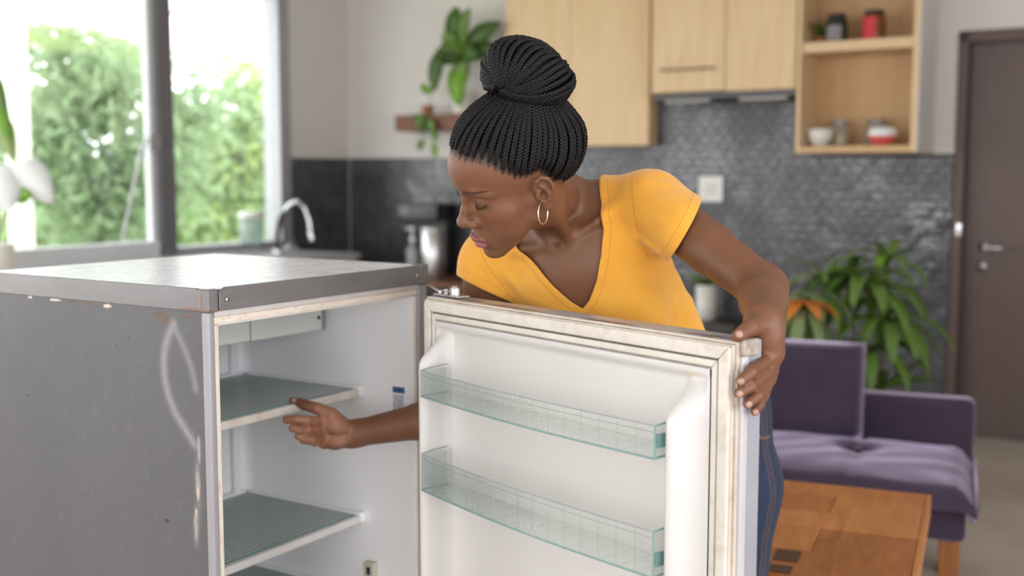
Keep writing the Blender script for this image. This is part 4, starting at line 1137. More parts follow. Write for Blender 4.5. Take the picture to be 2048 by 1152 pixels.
def bin_(zt, zb, nm='door_bin'):
    mb = MB(); x0, x1 = .078, .604; th = .0026; n = 16
    fd = lambda u: -(.070 + .012*math.sin(math.pi*u))
    fr_o = [(x0 + (x1-x0)*i/n, fd(i/n)) for i in range(n+1)]
    mb.mi = 0
    poly = fr_o + [(x, y+th) for x, y in reversed(fr_o)]
    for i in range(n):
        (xa,ya),(xb,yb) = fr_o[i], fr_o[i+1]
        mb.hexa([(xa,ya,zb),(xb,yb,zb),(xb,yb+th,zb),(xa,ya+th,zb),(xa,ya,zt),(xb,yb,zt),(xb,yb+th,zt),(xa,ya+th,zt)])
        mb.hexa([(xa,ya,zb-th),(xb,yb,zb-th),(xb,-.008,zb-th),(xa,-.008,zb-th),(xa,ya,zb),(xb,yb,zb),(xb,-.008,zb),(xa,-.008,zb)])
    mb.box((x0,-.07,zb),(x0+th,-.008,zt)); mb.box((x1-th,-.07,zb),(x1,-.008,zt))
    mb.mi = 1
    mb.tube([(x,y,zb-th*.5) for x,y in fr_o], .0013, 6)
    mb.tube([(x0,-.008,zb),(x0,-.070,zb)], .0010, 6); mb.tube([(x1,-.008,zb),(x1,-.070,zb)], .0014, 6)
    mb.tube([(x1,-.070,zb),(x1,-.070,zt)], .0012, 6); mb.tube([(x1,-.030,zb),(x1,-.030,zt+.004)], .0018, 6)
    mb.tube([(x1,-.070,zt),(x1,-.028,zt+.003)], .0013, 6)
    mb.box((x1-.0035,-.066,zb+.012),(x1+.0005,-.034,zb+.030))
    mb.mi = 2
    mb.tube([(x,y,zt) for x,y in fr_o], .0011, 6); mb.tube([(x,y+.001,zt-.009) for x,y in fr_o], .0005, 5)
    mb.tube([(x0,-.070,zb),(x0,-.070,zt)], .0013, 6); mb.tube([(x0,-.070,zt),(x0,-.055,zt+.002),(x0,-.010,zt+.006)], .0009, 6)
    return mb.build(nm, [BINM, EDGE, LINE], DR)
bin_(DT-.111, DT-.153); bin_(DT-.250, DT-.310); bin_(DT-.62, DT-.70)
# hinge on top of the door, reaching back to the cabinet
hg = MB()
hg.box((.004,.006,DT+.001),(.075,.032,DT+.0045))
hg.tube([(.052,.019,DT+.004),(.052,.019,DT+.017)], [.0105,.0095], 16); hg.tube([(.052,.019,DT+.017),(.052,.019,DT+.020)], [.006,.005], 12)
hg.tube([(.030,.017,DT+.004),(.030,.017,DT+.013)], [.006,.0055], 12); hg.tube([(.012,.017,DT+.004),(.012,.017,DT+.010)], [.005,.0045], 12)
hg.box((.024,.010,DT+.008),(.056,.028,DT+.011))
# link arm back to the cabinet's front corner
Bc_ = FA + FU*.545; bl = Bc_ - DH; cD, sD = math.cos(DA), math.sin(DA)
bx_, by_ = bl[0]*cD + bl[1]*sD, -bl[0]*sD + bl[1]*cD
hg.tube([(.012,.017,DT+.006),(bx_*.5+.006,by_*.5+.008,DT+.004),(bx_,by_,DT-.004)], .0045, 8, sq=.4)
hg.build('hinge', pm('zinc_hinge', (.50,.47,.46), .28, .9, var=.35, vs=60, bump=.2, bs=200), DR, bevel=.0008)
# ================================================================== implicit-surface modelling of the figure
# a node is ('p', fn) | ('u', k, [nodes]) | ('s', k, base, cutter); fn maps (N,3) points in metres to distances
def _n(v): v = np.asarray(v, float); return v / np.linalg.norm(v)
class Frame:
    """axes X (her left for the torso, right for the head), Y forward, Z up; local millimetres"""
    def __init__(s, o, X, Y, Z): s.o = np.asarray(o, float); s.R = np.stack([X, Y, Z])   # rows
    def loc(s, P): return (P - s.o) @ s.R.T * 1000.0
    def wld(s, p): return s.o + (np.asarray(p, float) / 1000.0) @ s.R
    def dir(s, d): return _n(np.asarray(d, float) @ s.R)
WORLD = Frame((0,0,0), (1,0,0), (0,1,0), (0,0,1))
def ell(fr, c, r, rot=None, cull=None):
    """ellipsoid, local mm; rot = 3x3 whose rows are its own axes in the local frame"""
    c = np.asarray(c, float); r = np.asarray(r, float)
    R = None if rot is None else np.asarray(rot, float)
    def fn(P):
        q = fr.loc(P) - c
        if R is not None: q = q @ R.T
        k0 = np.sqrt(((q / r) ** 2).sum(1)) + 1e-9; k1 = np.sqrt(((q / (r*r)) ** 2).sum(1)) + 1e-9
        return k0 * (k0 - 1) / k1 / 1000.0
    return ('p', fn)
def cap(a, b, ra, rb, fr=None, flat=None):
    """tapered capsule; world metres, or local millimetres when a frame is given. flat = (axis, factor) squashes it"""
    if fr is not None: a = fr.wld(a); b = fr.wld(b); ra /= 1000.; rb /= 1000.
    a = np.asarray(a, float); b = np.asarray(b, float); ab = b - a; L2 = max(ab @ ab, 1e-12)
    fl = None
    if flat is not None: fl = (_n(flat[0]), flat[1])
    def fn(P):
        q = P - a
        h = np.clip((q @ ab) / L2, 0, 1)
        d = q - h[:, None] * ab
        if fl is not None:
            w = d @ fl[0]; d = d + np.outer(w * (fl[1] - 1), fl[0])
            return (np.sqrt((d*d).sum(1)) - (ra + (rb - ra) * h)) / max(1.0, fl[1] * .75)
        return np.sqrt((d*d).sum(1)) - (ra + (rb - ra) * h)
    return ('p', fn)
def chain(pts, rad, k=.002, fr=None, flat=None):
    return ('u', k, [cap(pts[i], pts[i+1], rad[i], rad[i+1], fr, flat) for i in range(len(pts)-1)])
def smin(a, b, k):
    if k <= 0: return np.minimum(a, b)
    h = np.clip(.5 + .5 * (b - a) / k, 0, 1)
    return b + (a - b) * h - k * h * (1 - h)
def prims(nd, out):
    if nd[0] == 'p': out.append(nd)
    elif nd[0] == 'u':
        for c in nd[2]: prims(c, out)
    else: prims(nd[2], out); prims(nd[3], out)
    return out
def ev(nd, P, act=None):
    if nd[0] == 'p': return nd[1](P) if act is None or id(nd) in act else None
    if nd[0] == 'u':
        r = None
        for c in nd[2]:
            d = ev(c, P, act)
            if d is None: continue
            r = d if r is None else smin(r, d, nd[1])
        return r
    a = ev(nd[2], P, act)
    if a is None: return None
    b = ev(nd[3], P, act)
    return a if b is None else -smin(-a, b, nd[1])
def cutter_ids(nd, out, inside=False):
    if nd[0] == 'p':
        if inside: out.add(id(nd))
    elif nd[0] == 'u':
        for c in nd[2]: cutter_ids(c, out, inside)
    else: cutter_ids(nd[2], out, inside); cutter_ids(nd[3], out, True)
    return out
def surface(nd, lo, hi, h, off=0.0, B=14, kmax=.03, clip=None):
    """naive surface nets on a sparse set of blocks -> verts (n,3), quads (m,4)"""
    lo = np.asarray(lo, float); hi = np.asarray(hi, float)
    nb = np.ceil((hi - lo) / (h * B)).astype(int)
    pr = prims(nd, []); cuts = cutter_ids(nd, set())
    G = np.stack(np.meshgrid(*[np.arange(n) for n in nb], indexing='ij'), -1).reshape(-1, 3)
    cen = lo + (G + .5) * B * h
    vals = np.stack([p[1](cen) for p in pr])
    iscut = np.array([id(p) in cuts for p in pr])
    R = B * h * .87 + h * 2
    dall = ev(nd, cen)
    keep = np.abs(dall - off) < R * 1.6 + .004
    ax = np.arange(B + 1)
    L = np.stack(np.meshgrid(ax, ax, ax, indexing='ij'), -1).reshape(-1, 3) * h
    corner = {}
    Vs, Ks, Qs = [], [], []
    NB = (nb * B + 2).astype(np.int64)
    def key(I): return (I[..., 0] * NB[1] + I[..., 1]) * NB[2] + I[..., 2]
    for bi in np.nonzero(keep)[0]:
        v = vals[:, bi]; m = v[~iscut].min()
        a = np.where(iscut, v < 2.2 * R + .01, v < max(m, 0) + 2.6 * R + kmax + .5*np.abs(m))
        act = set(id(pr[i]) for i in np.nonzero(a)[0])
        P = lo + G[bi] * B * h + L
        D = ev(nd, P, act)
        if D is None: continue
        D = (D - off).reshape(B+1, B+1, B+1)
        S = D < 0
        if S.all() or not S.any(): continue
        # cells with a sign change
        c8 = [S[i:B+i, j:B+j, k:B+k] for i in (0,1) for j in (0,1) for k in (0,1)]
        cnt = sum(c.astype(np.int8) for c in c8)
        I = np.argwhere((cnt > 0) & (cnt < 8))
        if len(I) == 0: continue
        acc = np.zeros((len(I), 3)); num = np.zeros(len(I))
        for ax_ in range(3):
            o1, o2 = [q for q in range(3) if q != ax_]
            for p in (0, 1):
                for q in (0, 1):
                    A = I.copy(); A[:, o1] += p; A[:, o2] += q
                    Bq = A.copy(); Bq[:, ax_] += 1
                    da = D[A[:,0],A[:,1],A[:,2]]; db = D[Bq[:,0],Bq[:,1],Bq[:,2]]
                    mk = (da < 0) != (db < 0)
                    t = np.where(mk, da / np.where(mk, da - db, 1), 0)
                    pt = A.astype(float); pt[:, ax_] += t
                    acc += pt * mk[:, None]; num += mk
        gI = I + G[bi] * B
        Vs.append(lo + (G[bi] * B + acc / num[:, None]) * h); Ks.append(key(gI))
        # quads for edges inside this block (edges from grid point g along axis, all 4 cells around)
        for ax_ in range(3):
            o1, o2 = [(1,2),(2,0),(0,1)][ax_]
            sl = [slice(0,B)]*3
            A = S[0:B,0:B,0:B]
            s2 = [slice(0,B)]*3; s2[ax_] = slice(1,B+1)
            Bv = S[tuple(s2)]
            E = np.argwhere(A != Bv)
            if len(E) == 0: continue
            ins = A[E[:,0],E[:,1],E[:,2]]
            gE = E + G[bi] * B
            e1 = np.zeros(3, int); e1[o1] = 1; e2 = np.zeros(3, int); e2[o2] = 1
            q = np.stack([key(gE - e1 - e2), key(gE - e2), key(gE), key(gE - e1)], 1)
            ok = (gE[:, o1] > 0) & (gE[:, o2] > 0)
            q = q[ok]; ins = ins[ok]
            q[~ins] = q[~ins][:, ::-1]
            Qs.append(q)
    V = np.concatenate(Vs); K = np.concatenate(Ks); Q = np.concatenate(Qs)
    o = np.argsort(K); K = K[o]; V = V[o]
    ix = np.searchsorted(K, Q); ix = np.clip(ix, 0, len(K)-1)
    ok = (K[ix] == Q).all(1)
    return V, ix[ok]
def evb(nd, P, off=0.0, n=60000):
    """distance of many points, culled in small clusters"""
    pr = prims(nd, []); cuts = cutter_ids(nd, set())
    iscut = np.array([id(p) in cuts for p in pr])
    cell = np.floor(P / .04).astype(np.int64)
    kk = (cell[:,0] * 4096 + cell[:,1]) * 4096 + cell[:,2]
    o = np.argsort(kk, kind='stable'); ks = kk[o]
    st = np.concatenate([[0], np.nonzero(np.diff(ks))[0] + 1, [len(ks)]])
    out = np.empty(len(P))
    cen = (cell[o[st[:-1]]] + .5) * .04
    vals = np.stack([p[1](cen) for p in pr])
    R = .036
    for i in range(len(st) - 1):
        ids = o[st[i]:st[i+1]]
        v = vals[:, i]; m = v[~iscut].min()
        a = np.where(iscut, v < 2.2 * R + .01, v < max(m, 0) + 2.6 * R + .03 + .5*abs(m))
        out[ids] = ev(nd, P[ids], set(id(pr[j]) for j in np.nonzero(a)[0]))
    return out - off
def project(nd, P, off=0.0, it=2, e=3e-4):
    P = P.copy()
    for _ in range(it):
        d = evb(nd, P, off)
        g = np.stack([evb(nd, P + np.eye(3)[k]*e, off) for k in range(3)], 1)
        g = (g - d[:, None]) / e
        g /= np.maximum(np.linalg.norm(g, axis=1, keepdims=True), .3)
        P -= np.clip(d, -.002, .002)[:, None] * g
    return P
def refine(V, Q, sel, nd, off=0.0, it=1):
    """split the selected quads in four and pull the new vertices onto the surface"""
    S = Q[sel]; rest = Q[~sel]
    e = np.concatenate([S[:, [0,1]], S[:, [1,2]], S[:, [2,3]], S[:, [3,0]]])
    es = np.sort(e, 1); N = len(V)
    key = es[:, 0].astype(np.int64) * N + es[:, 1]
    uq, inv, cnt = np.unique(key, return_inverse=True, return_counts=True)
    mid = (V[uq // N] + V[uq % N]) / 2
    n = len(S); m = len(uq)
    inv = inv.reshape(4, n)
    cid = N + m + np.arange(n)
    cc = V[S].mean(1)
    new = np.concatenate([mid, cc])
    fix = np.concatenate([cnt < 2, np.zeros(n, bool)])
    pj = project(nd, new[~fix], off, it)
    new[~fix] = pj
    V2 = np.concatenate([V, new])
    e0, e1, e2, e3 = [N + inv[k] for k in range(4)]
    q = np.concatenate([np.stack([S[:,0], e0, cid, e3],1), np.stack([e0, S[:,1], e1, cid],1), np.stack([cid, e1, S[:,2], e2],1), np.stack([e3, cid, e2, S[:,3]],1)])
    return V2, np.concatenate([rest, q]), np.concatenate([np.zeros(len(rest), bool), np.ones(len(q), bool)])
def clip_mesh(V, F, g):
    """keep the part of a quad/tri mesh where g > 0, cut cleanly along g = 0; returns V, list of faces"""
    T = np.concatenate([F[:, [0,1,2]], F[:, [0,2,3]]]) if F.shape[1] == 4 else F
    pos = g > 0
    s = pos[T].sum(1)
    keepq = pos[F].all(1) if F.shape[1] == 4 else (s == 3)
    faces = [F[keepq]]
    if F.shape[1] == 4:
        part = ~keepq & pos[F].any(1)
        T = np.concatenate([F[part][:, [0,1,2]], F[part][:, [0,2,3]]]); s = pos[T].sum(1)
        faces.append(T[s == 3])
    newV = []; cache = {}; tris = []
    N = len(V)
    def cut(a, b):
        k = (a, b) if a < b else (b, a)
        if k not in cache:
            t = g[a] / (g[a] - g[b]); cache[k] = N + len(newV); newV.append(V[a] + (V[b] - V[a]) * t)
        return cache[k]
    for t in T[(s == 1) | (s == 2)]:
        t = [int(x) for x in t]
        for r in range(3):
            a, b, c = t[r], t[(r+1)%3], t[(r+2)%3]
            if pos[a] and not pos[b] and not pos[c]: tris.append((a, cut(a,b), cut(a,c))); break
            if not pos[a] and pos[b] and pos[c]:
                p, q = cut(a,b), cut(a,c); tris.append((p, b, c)); tris.append((p, c, q)); break
    V2 = np.concatenate([V, np.array(newV)]) if newV else V
    out = []
    for f in faces: out.extend(map(tuple, f.tolist()))
    out.extend(tris)
    used = np.zeros(len(V2), bool)
    for f in out: used[list(f)] = True
    rm = np.cumsum(used) - 1
    return V2[used], [tuple(int(rm[i]) for i in f) for f in out]
def to_mesh(name, V, F, origin=(0,0,0)):
    me = bpy.data.meshes.new(name)
    V = np.asarray(V) - np.asarray(origin)
    if isinstance(F, np.ndarray):
        me.vertices.add(len(V)); me.vertices.foreach_set('co', V.astype(np.float32).ravel())
        n, k = F.shape
        me.loops.add(n * k); me.loops.foreach_set('vertex_index', F.astype(np.int32).ravel())
        me.polygons.add(n); me.polygons.foreach_set('loop_start', np.arange(0, n*k, k, dtype=np.int32))
        me.polygons.foreach_set('loop_total', np.full(n, k, np.int32))
        me.update(calc_edges=True)
    else: me.from_pydata(V.tolist(), [], F)
    me.polygons.foreach_set('use_smooth', [True]*len(me.polygons)); me.update()
    return me
def vcol(me, name, C):
    a = me.color_attributes.new(name, 'FLOAT_COLOR', 'POINT')
    C = np.concatenate([C, np.ones((len(C), 1))], 1) if C.shape[1] == 3 else C
    a.data.foreach_set('color', C.astype(np.float32).ravel())
def vflt(me, name, A):
    a = me.attributes.new(name, 'FLOAT', 'POINT'); a.data.foreach_set('value', np.asarray(A, np.float32))
def sstep(a, b, x):
    t = np.clip((x - a) / (b - a), 0, 1); return t*t*(3 - 2*t)
# ================================================================== the woman
# --- head frame: X her right, Y towards the nose, Z crown (millimetres, origin between the ears)
hR = np.array([[-.504,-.822,-.265],[.794,-.32,-.517],[.34,-.471,.814]])      # columns X, Y, Z
hX, hY, hZ = _n(hR[:,0]), _n(hR[:,1]), None
hY = _n(hY - hX*(hX@hY)); hZ = np.cross(hX, hY)
HD = Frame((.0048, 1.7824, CAMZ-.0105), hX, hY, hZ)
# --- torso frame: X her left, Y front, Z up the spine, origin between the shoulder joints
LS = PX(1304, 410, 1.875); RS = PX(985, 528, 1.985)
PEL = np.array([.30, 2.05, CAMZ-.55])
TO = (LS + RS) / 2
tX = _n(LS - RS); tZ = TO - PEL; tZ = _n(tZ - tX*(tX@tZ)); tY = np.cross(tX, tZ) * -1.0
tY = np.cross(tZ, tX)
if tY[1] > 0: tY = -tY
TR = Frame(TO, tX, tY, tZ)
def mir(f):
    """a left and a right copy of a head feature"""
    return ('u', 0.0, [f(1), f(-1)])
def rotx(a):
    c, s = math.cos(math.radians(a)), math.sin(math.radians(a)); return np.array([[1,0,0],[0,c,s],[0,-s,c]])
def rotz(a):
    c, s = math.cos(math.radians(a)), math.sin(math.radians(a)); return np.array([[c,s,0],[-s,c,0],[0,0,1]])
def roty(a):
    c, s = math.cos(math.radians(a)), math.sin(math.radians(a)); return np.array([[c,0,-s],[0,1,0],[s,0,c]])

# ---------------------------------------------------------------- head
skull = ('u', .022, [
    ell(HD, (0,-14,42), (71,92,82)),
    ell(HD, (0,30,54), (61,66,56)),
])
face = ('u', .016, [
    skull,
    ell(HD, (0,34,-8), (57,54,72)),
    mir(lambda s: ell(HD, (s*38,49,-11), (24,24,22))),
    mir(lambda s: ell(HD, (s*33,45,-42), (22,26,28))),
    ell(HD, (0,48,-52), (38,40,40)),
    mir(lambda s: cap((s*55,5,-12), (s*49,14,-39), 12, 10, HD)),
    mir(lambda s: cap((s*48,15,-41), (s*15,66,-89), 10, 13, HD)),
    ell(HD, (0,44,-66), (35,36,23)),
])
face = ('u', .012, [face, ell(HD, (0,74,-94), (16,13.5,13)), ell(HD, (0,70,-60), (28,21,23)),
    mir(lambda s: chain([(s*12,83,35),(s*32,80,37),(s*46,66,31)], [6,7,5], .004, HD))])
# eye sockets
face = ('s', .012, face, mir(lambda s: ell(HD, (s*32,93,18), (18,13,9.5), rotz(s*-12))))
face = ('s', .008, face, mir(lambda s: ell(HD, (s*13,92,15), (7,9,12))))
# lids over the eyeballs
EYE_C = lambda s: (s*31.0, 65.5, 17)
face = ('u', .0045, [face, mir(lambda s: ell(HD, EYE_C(s), (15.8,16.0,14.4)))])
# nose
nose = ('u', .006, [
    chain([(0,82,28),(0,87,13),(0,94,-3),(0,102.5,-17)], [6,6,7.2,8.5], .004, HD),
    ell(HD, (0,105,-20.5), (10,9,8.8)),
    mir(lambda s: ell(HD, (s*13.5,92,-24), (8.2,11.5,8.6), rotz(s*10))),
    ell(HD, (0,91,-28), (6,11,6)),
    ell(HD, (0,82,-10), (15,9,16)),
])
face = ('u', .008, [face, nose])
face = ('s', .002, face, mir(lambda s: ell(HD, (s*7,96,-32.5), (3.4,6,3.6), rotz(s*18))))
face = ('s', .003, face, mir(lambda s: chain([(s*17,99,-14),(s*21.5,94,-21),(s*22,88,-30)], [1.2,1.4,1.2], .001, HD)))
# mouth
face = ('s', .006, face, ell(HD, (0,98,-45), (3.2,4,8)))
face = ('s', .007, face, ell(HD, (0,94,-85), (16,6.5,4.5)))
def lipc(pts, r): return ('u', .003, [chain([(s*x,y,z) for x,y,z in pts], r, .002, HD) for s in (1,-1)])
lips_up = ('u', .003, [lipc([(0,94,-57.5),(8,93.5,-56.5),(16,88,-58),(23,81.5,-61)], [4.3,4.9,3.8,1.5]), ell(HD, (0,95.5,-58.5), (5,4.4,4))])
lips_lo = lipc([(0,89.5,-70),(10,87.8,-69),(19,81.5,-64.5)], [7.2,6.8,2.8])
face = ('u', .0025, [face, lips_up]); face = ('u', .0025, [face, lips_lo])
mouth_line = lipc([(0,100,-63),(9,97.8,-62.3),(17,90.5,-62),(23,83.5,-62)], [.8,.8,.8,.5])
face = ('s', .0022, face, mouth_line)
# lid crease and the slit between the lashes
SLIT = [(15,78.5,9.5),(21,82.3,7.8),(29,84.6,8.0),(37,83.0,10.2),(46,75.5,15.5)]
face = ('s', .0018, face, mir(lambda s: chain([(s*16,82,20),(s*24,87,25),(s*33,86.5,26.5),(s*45,77,24)], [.9,1.2,1.2,.9], .001, HD)))
face = ('s', .0014, face, mir(lambda s: chain([(s*x,y,z) for x,y,z in SLIT], [.6,1.1,1.3,1.1,.6], .001, HD)))
# ears
def ear(s):
    E = Frame(HD.wld((s*69,-10,2)), HD.dir((s*.88,-.46,0)), HD.dir((s*.46,.88,.0)), hZ)   # X out of the ear plate, Y forward, Z up
    E.R = np.stack([HD.dir((s*.90,.43,0)), HD.dir((-s*.43,.90,0)), hZ])
    pts = [(4,9,5),(8,11,15),(11,6,26),(12,-3,31),(12,-12,26),(11.5,-16,14),(10.5,-15,0),(9,-10,-13),(7,-4,-24),(5,3,-28)]
    pts = [tuple(p) for p in np.stack([np.interp(np.linspace(0,9,28), range(10), [q[k] for q in pts]) for k in range(3)],1)]
    plate = ell(E, (6,-2,2), (4.0,13.5,27), rotx(-6))
    e = ('u', .004, [plate, ell(E, (3,3,0), (8,11,22)), ell(E, (6.5,0,-23), (4.2,7,9)),
         chain(pts, list(np.interp(np.linspace(0,9,28), range(10), [2.2,2.6,3.0,3.1,3.1,3.0,2.9,2.9,3.2,3])), .0015, E)])
    e = ('s', .003, e, ('u', .003, [ell(E, (12,1,-3), (8,6.5,9.5)), ell(E, (13,4,10), (6,5,6)), chain([(13,6,18),(14,-2,23),(13.5,-9,18),(13,-10.5,5)], [2.2,2.6,2.4,1.8], .002, E)]))
    e = ('u', .003, [e, chain([(9.5,2,14),(10.5,-4.5,11),(10.5,-7.5,0),(9.5,-5,-10),(8.5,2,-14)], [1.8,2.1,2.3,2.3,2.0], .002, E), ell(E, (7.5,10,-3), (3.6,3.6,6))])
    return e
face = ('u', .004, [face, ear(1), ear(-1)])
HEADND = face

# ---------------------------------------------------------------- neck, trunk, arms
nb = HD.wld((0,-24,-30)); nt = TR.wld((0,-12,62)); nl = TR.wld((0,2,0))
neck = ('u', .02, [chain([HD.wld((0,-30,10)), HD.wld((0,-22,-45)), nt, nl], [.052,.049,.050,.055], .01),
    # sternomastoid cords
    cap(HD.wld((-50,-22,-28)), TR.wld((14,48,2)), .011, .008), cap(HD.wld((50,-22,-28)), TR.wld((-14,48,2)), .011, .008)])
trunk = ('u', .035, [
    ell(TR, (0,4,-120), (136,88,170)),
    ell(TR, (0,8,-55), (120,72,80)),
    chain([(-150,-8,-6),(0,-22,6),(150,-8,-6)], [44,56,44], .02, TR),
    chain([(0,-34,62),(75,-26,26),(140,-12,16)], [30,29,27], .02, TR), chain([(0,-34,62),(-75,-26,26),(-140,-12,16)], [30,29,27], .02, TR),
    ell(TR, (0,0,-290), (112,80,140)),
    ell(TR, (0,-6,-430), (140,98,120)),
])
PF = Frame(PEL, _n((.91,-.41,0)), _n((-.41,-.91,0)), (0,0,1))
trunk = ('u', .05, [trunk, ell(PF, (0,-5,10), (160,108,110)), ell(PF, (82,-40,-20), (80,85,90)), ell(PF, (-82,-40,-20), (80,85,90))])
trunk = ('u', .028, [trunk, ell(TR, (66,74,-142), (58,46,52)), ell(TR, (-66,74,-142), (58,46,52))])
# collar bones
trunk = ('u', .010, [trunk, chain([(16,58,12),(70,50,22),(125,16,28)], [8,6.5,8], .004, TR), chain([(-16,58,12),(-70,50,22),(-125,16,28)], [8,6.5,8], .004, TR)])
EL = PX(1526, 577, 1.685); WL = PX(1529, 647, 1.468)
ER = PX(948, 815, 2.05);   WR = PX(700, 869, 2.085)
armL = ('u', .016, [chain([LS + (.0,.0,.0), LS*.45+EL*.55, EL], [.046,.0385,.0345], .01), chain([EL, EL*.6+WL*.4, WL], [.0345,.0330,.0215], .01)])
MR = PX(842, 842, 2.075)
armR = ('u', .016, [chain([RS, RS*.5+ER*.5, ER], [.050,.042,.036], .01), chain([ER, MR, WR*.9+MR*.1, WR], [.036,.0335,.0245,.0235], .01)])

# ---------------------------------------------------------------- hands
def finger(pts, r, k=.0018): return chain(pts, r, k)
# her right hand, in the fridge (zoomed-photo coordinates give the joints)
def z3(x, y, Y): return PX(540 + x/5.689, 740 + y/5.689, Y)
FR_ = [
    finger([z3(720,590,2.072), z3(600,590,2.055), z3(420,572,2.030), z3(310,562,2.024), z3(190,566,2.030)], [.0095,.0092,.0086,.0080,.0074]),
    finger([z3(720,660,2.074), z3(590,670,2.055), z3(440,682,2.026), z3(350,680,2.017), z3(262,664,2.018)], [.0095,.0092,.0088,.0082,.0076]),
    finger([z3(720,730,2.078), z3(600,765,2.062), z3(480,790,2.030), z3(400,782,2.021), z3(325,752,2.020)], [.0095,.0088,.0084,.0078,.0072]),
    finger([z3(740,800,2.088), z3(620,830,2.074), z3(520,822,2.044), z3(440,805,2.034), z3(375,800,2.033)], [.0090,.0080,.0076,.0070,.0064]),
]
thR = finger([z3(830,640,2.070), z3(700,520,2.060), z3(545,440,2.062), z3(400,398,2.078), z3(262,350,2.092)], [.016,.0145,.0108,.0098,.0072])
palmR = ('u', .010, [
    chain([WR, z3(740,720,2.082), z3(640,680,2.072)], [.0235,.026,.021], .008, flat=((.15,.99,0), 1.5)),
    ell(Frame(z3(725,620,2.060), (1,0,0),(0,1,0),(0,0,1)), (0,0,0), (25,14,17), roty(28)),
    ell(Frame(z3(770,810,2.066), (1,0,0),(0,1,0),(0,0,1)), (0,0,0), (25,14,13)),
    cap(z3(590,600,2.064), z3(610,830,2.078), .0115, .0105), cap(z3(720,600,2.078), z3(740,820,2.084), .014, .013)])
handR = ('u', .006, [palmR, ('u', .0006, FR_), thR])
# palm creases
handR = ('s', .003, handR, ('u', .001, [chain([z3(505,500,2.046),z3(560,590,2.043),z3(600,700,2.046),z3(690,760,2.045),z3(800,740,2.05)],[.0008,.001,.001,.001,.0006],.001)]))
# her left hand, gripping the door's edge
def z4(x, y, Y): return PX(1400 + x/4.43 - max(0, x-500)*.095, 600 + y/4.43, Y)
FL_ = [
    finger([z4(655,430,1.462), z4(645,520,1.452), z4(575,568,1.432), z4(450,640,1.397), z4(362,712,1.388)], [.0095,.0098,.0086,.0080,.0066]),
    finger([z4(690,480,1.468), z4(685,590,1.458), z4(600,668,1.434), z4(440,765,1.396), z4(345,825,1.388)], [.0092,.0096,.0086,.0080,.0066]),
    finger([z4(700,540,1.476), z4(690,650,1.466), z4(630,745,1.440), z4(510,850,1.404), z4(422,918,1.393)], [.0090,.0092,.0082,.0076,.0063]),
    finger([z4(700,600,1.485), z4(672,720,1.476), z4(628,820,1.450), z4(548,920,1.418), z4(485,988,1.404)], [.0085,.0082,.0073,.0067,.0056]),
]
thL = finger([z4(610,230,1.456), z4(525,225,1.446), z4(440,248,1.428), z4(338,318,1.408)], [.0150,.0138,.0112,.0082])
WLH = z4(605,190,1.468)
palmL = ('u', .010, [chain([WLH, z4(640,330,1.462), z4(668,470,1.462)], [.0225,.0215,.020], .008),
    chain([z4(640,300,1.470), z4(690,450,1.474), z4(690,600,1.480)], [.0185,.0185,.0135], .008),
    cap(z4(645,515,1.458), z4(680,690,1.474), .011, .010)])
handL = ('u', .006, [palmL, ('u', .0006, FL_), thL])
armL = ('u', .015, [armL, cap(WL, WLH, .0212, .0205)])

BODY = ('u', .02, [('u', .03, [('u', .016, [trunk, neck]), armL, armR]), ])
BODY = ('u', .016, [BODY, HEADND])
BODY = ('u', .012, [BODY, handL]); BODY = ('u', .010, [BODY, handR])
# hollows over the collar bones and at the throat
BODY = ('s', .012, BODY, ('u', .0, [ell(TR, (0,66,22), (7,6,8)), ell(TR, (55,44,42), (28,8,8))]))
import time as _t; _t0 = _t.time()
allp = np.array([HD.wld((0,0,140)), HD.wld((0,130,0)), HD.wld((0,-130,0)), LS, RS, EL, WL, ER, WR, z3(100,500,2.03), PEL-(.25,.25,.05), PEL+(.25,.2,.05), z4(300,1050,1.38), TR.wld((0,160,-100))])
V, Q = surface(BODY, allp.min(0) - .07, allp.max(0) + .07, .0034)
cen = V[Q].mean(1)
hl = HD.loc(cen)
inhead = (hl[:,1] > -30) & (hl[:,2] > -105) & (np.abs(hl[:,0]) < 95) & (hl[:,2] < 95) & (np.linalg.norm(hl, axis=1) < 150)
def near(p, r): return np.linalg.norm(cen - p, axis=1) < r
inhand = near(z3(520,650,2.05), .085) | near(z4(560,560,1.44), .085)
V, Q, sel = refine(V, Q, inhead | inhand, BODY)
hl = HD.loc(V[Q].mean(1))
fine = sel & (hl[:,1] > 55) & (hl[:,2] > -80) & (hl[:,2] < 44) & (hl[:,0] < 52) & (hl[:,0] > -56)
fine |= sel & (np.abs(hl[:,0] + 75) < 18) & (np.abs(hl[:,1]+5) < 32) & (np.abs(hl[:,2]) < 40)
fine |= sel & (np.linalg.norm(V[Q].mean(1) - z3(520,650,2.05), axis=1) < .075)
V, Q, _s = refine(V, Q, fine, BODY)

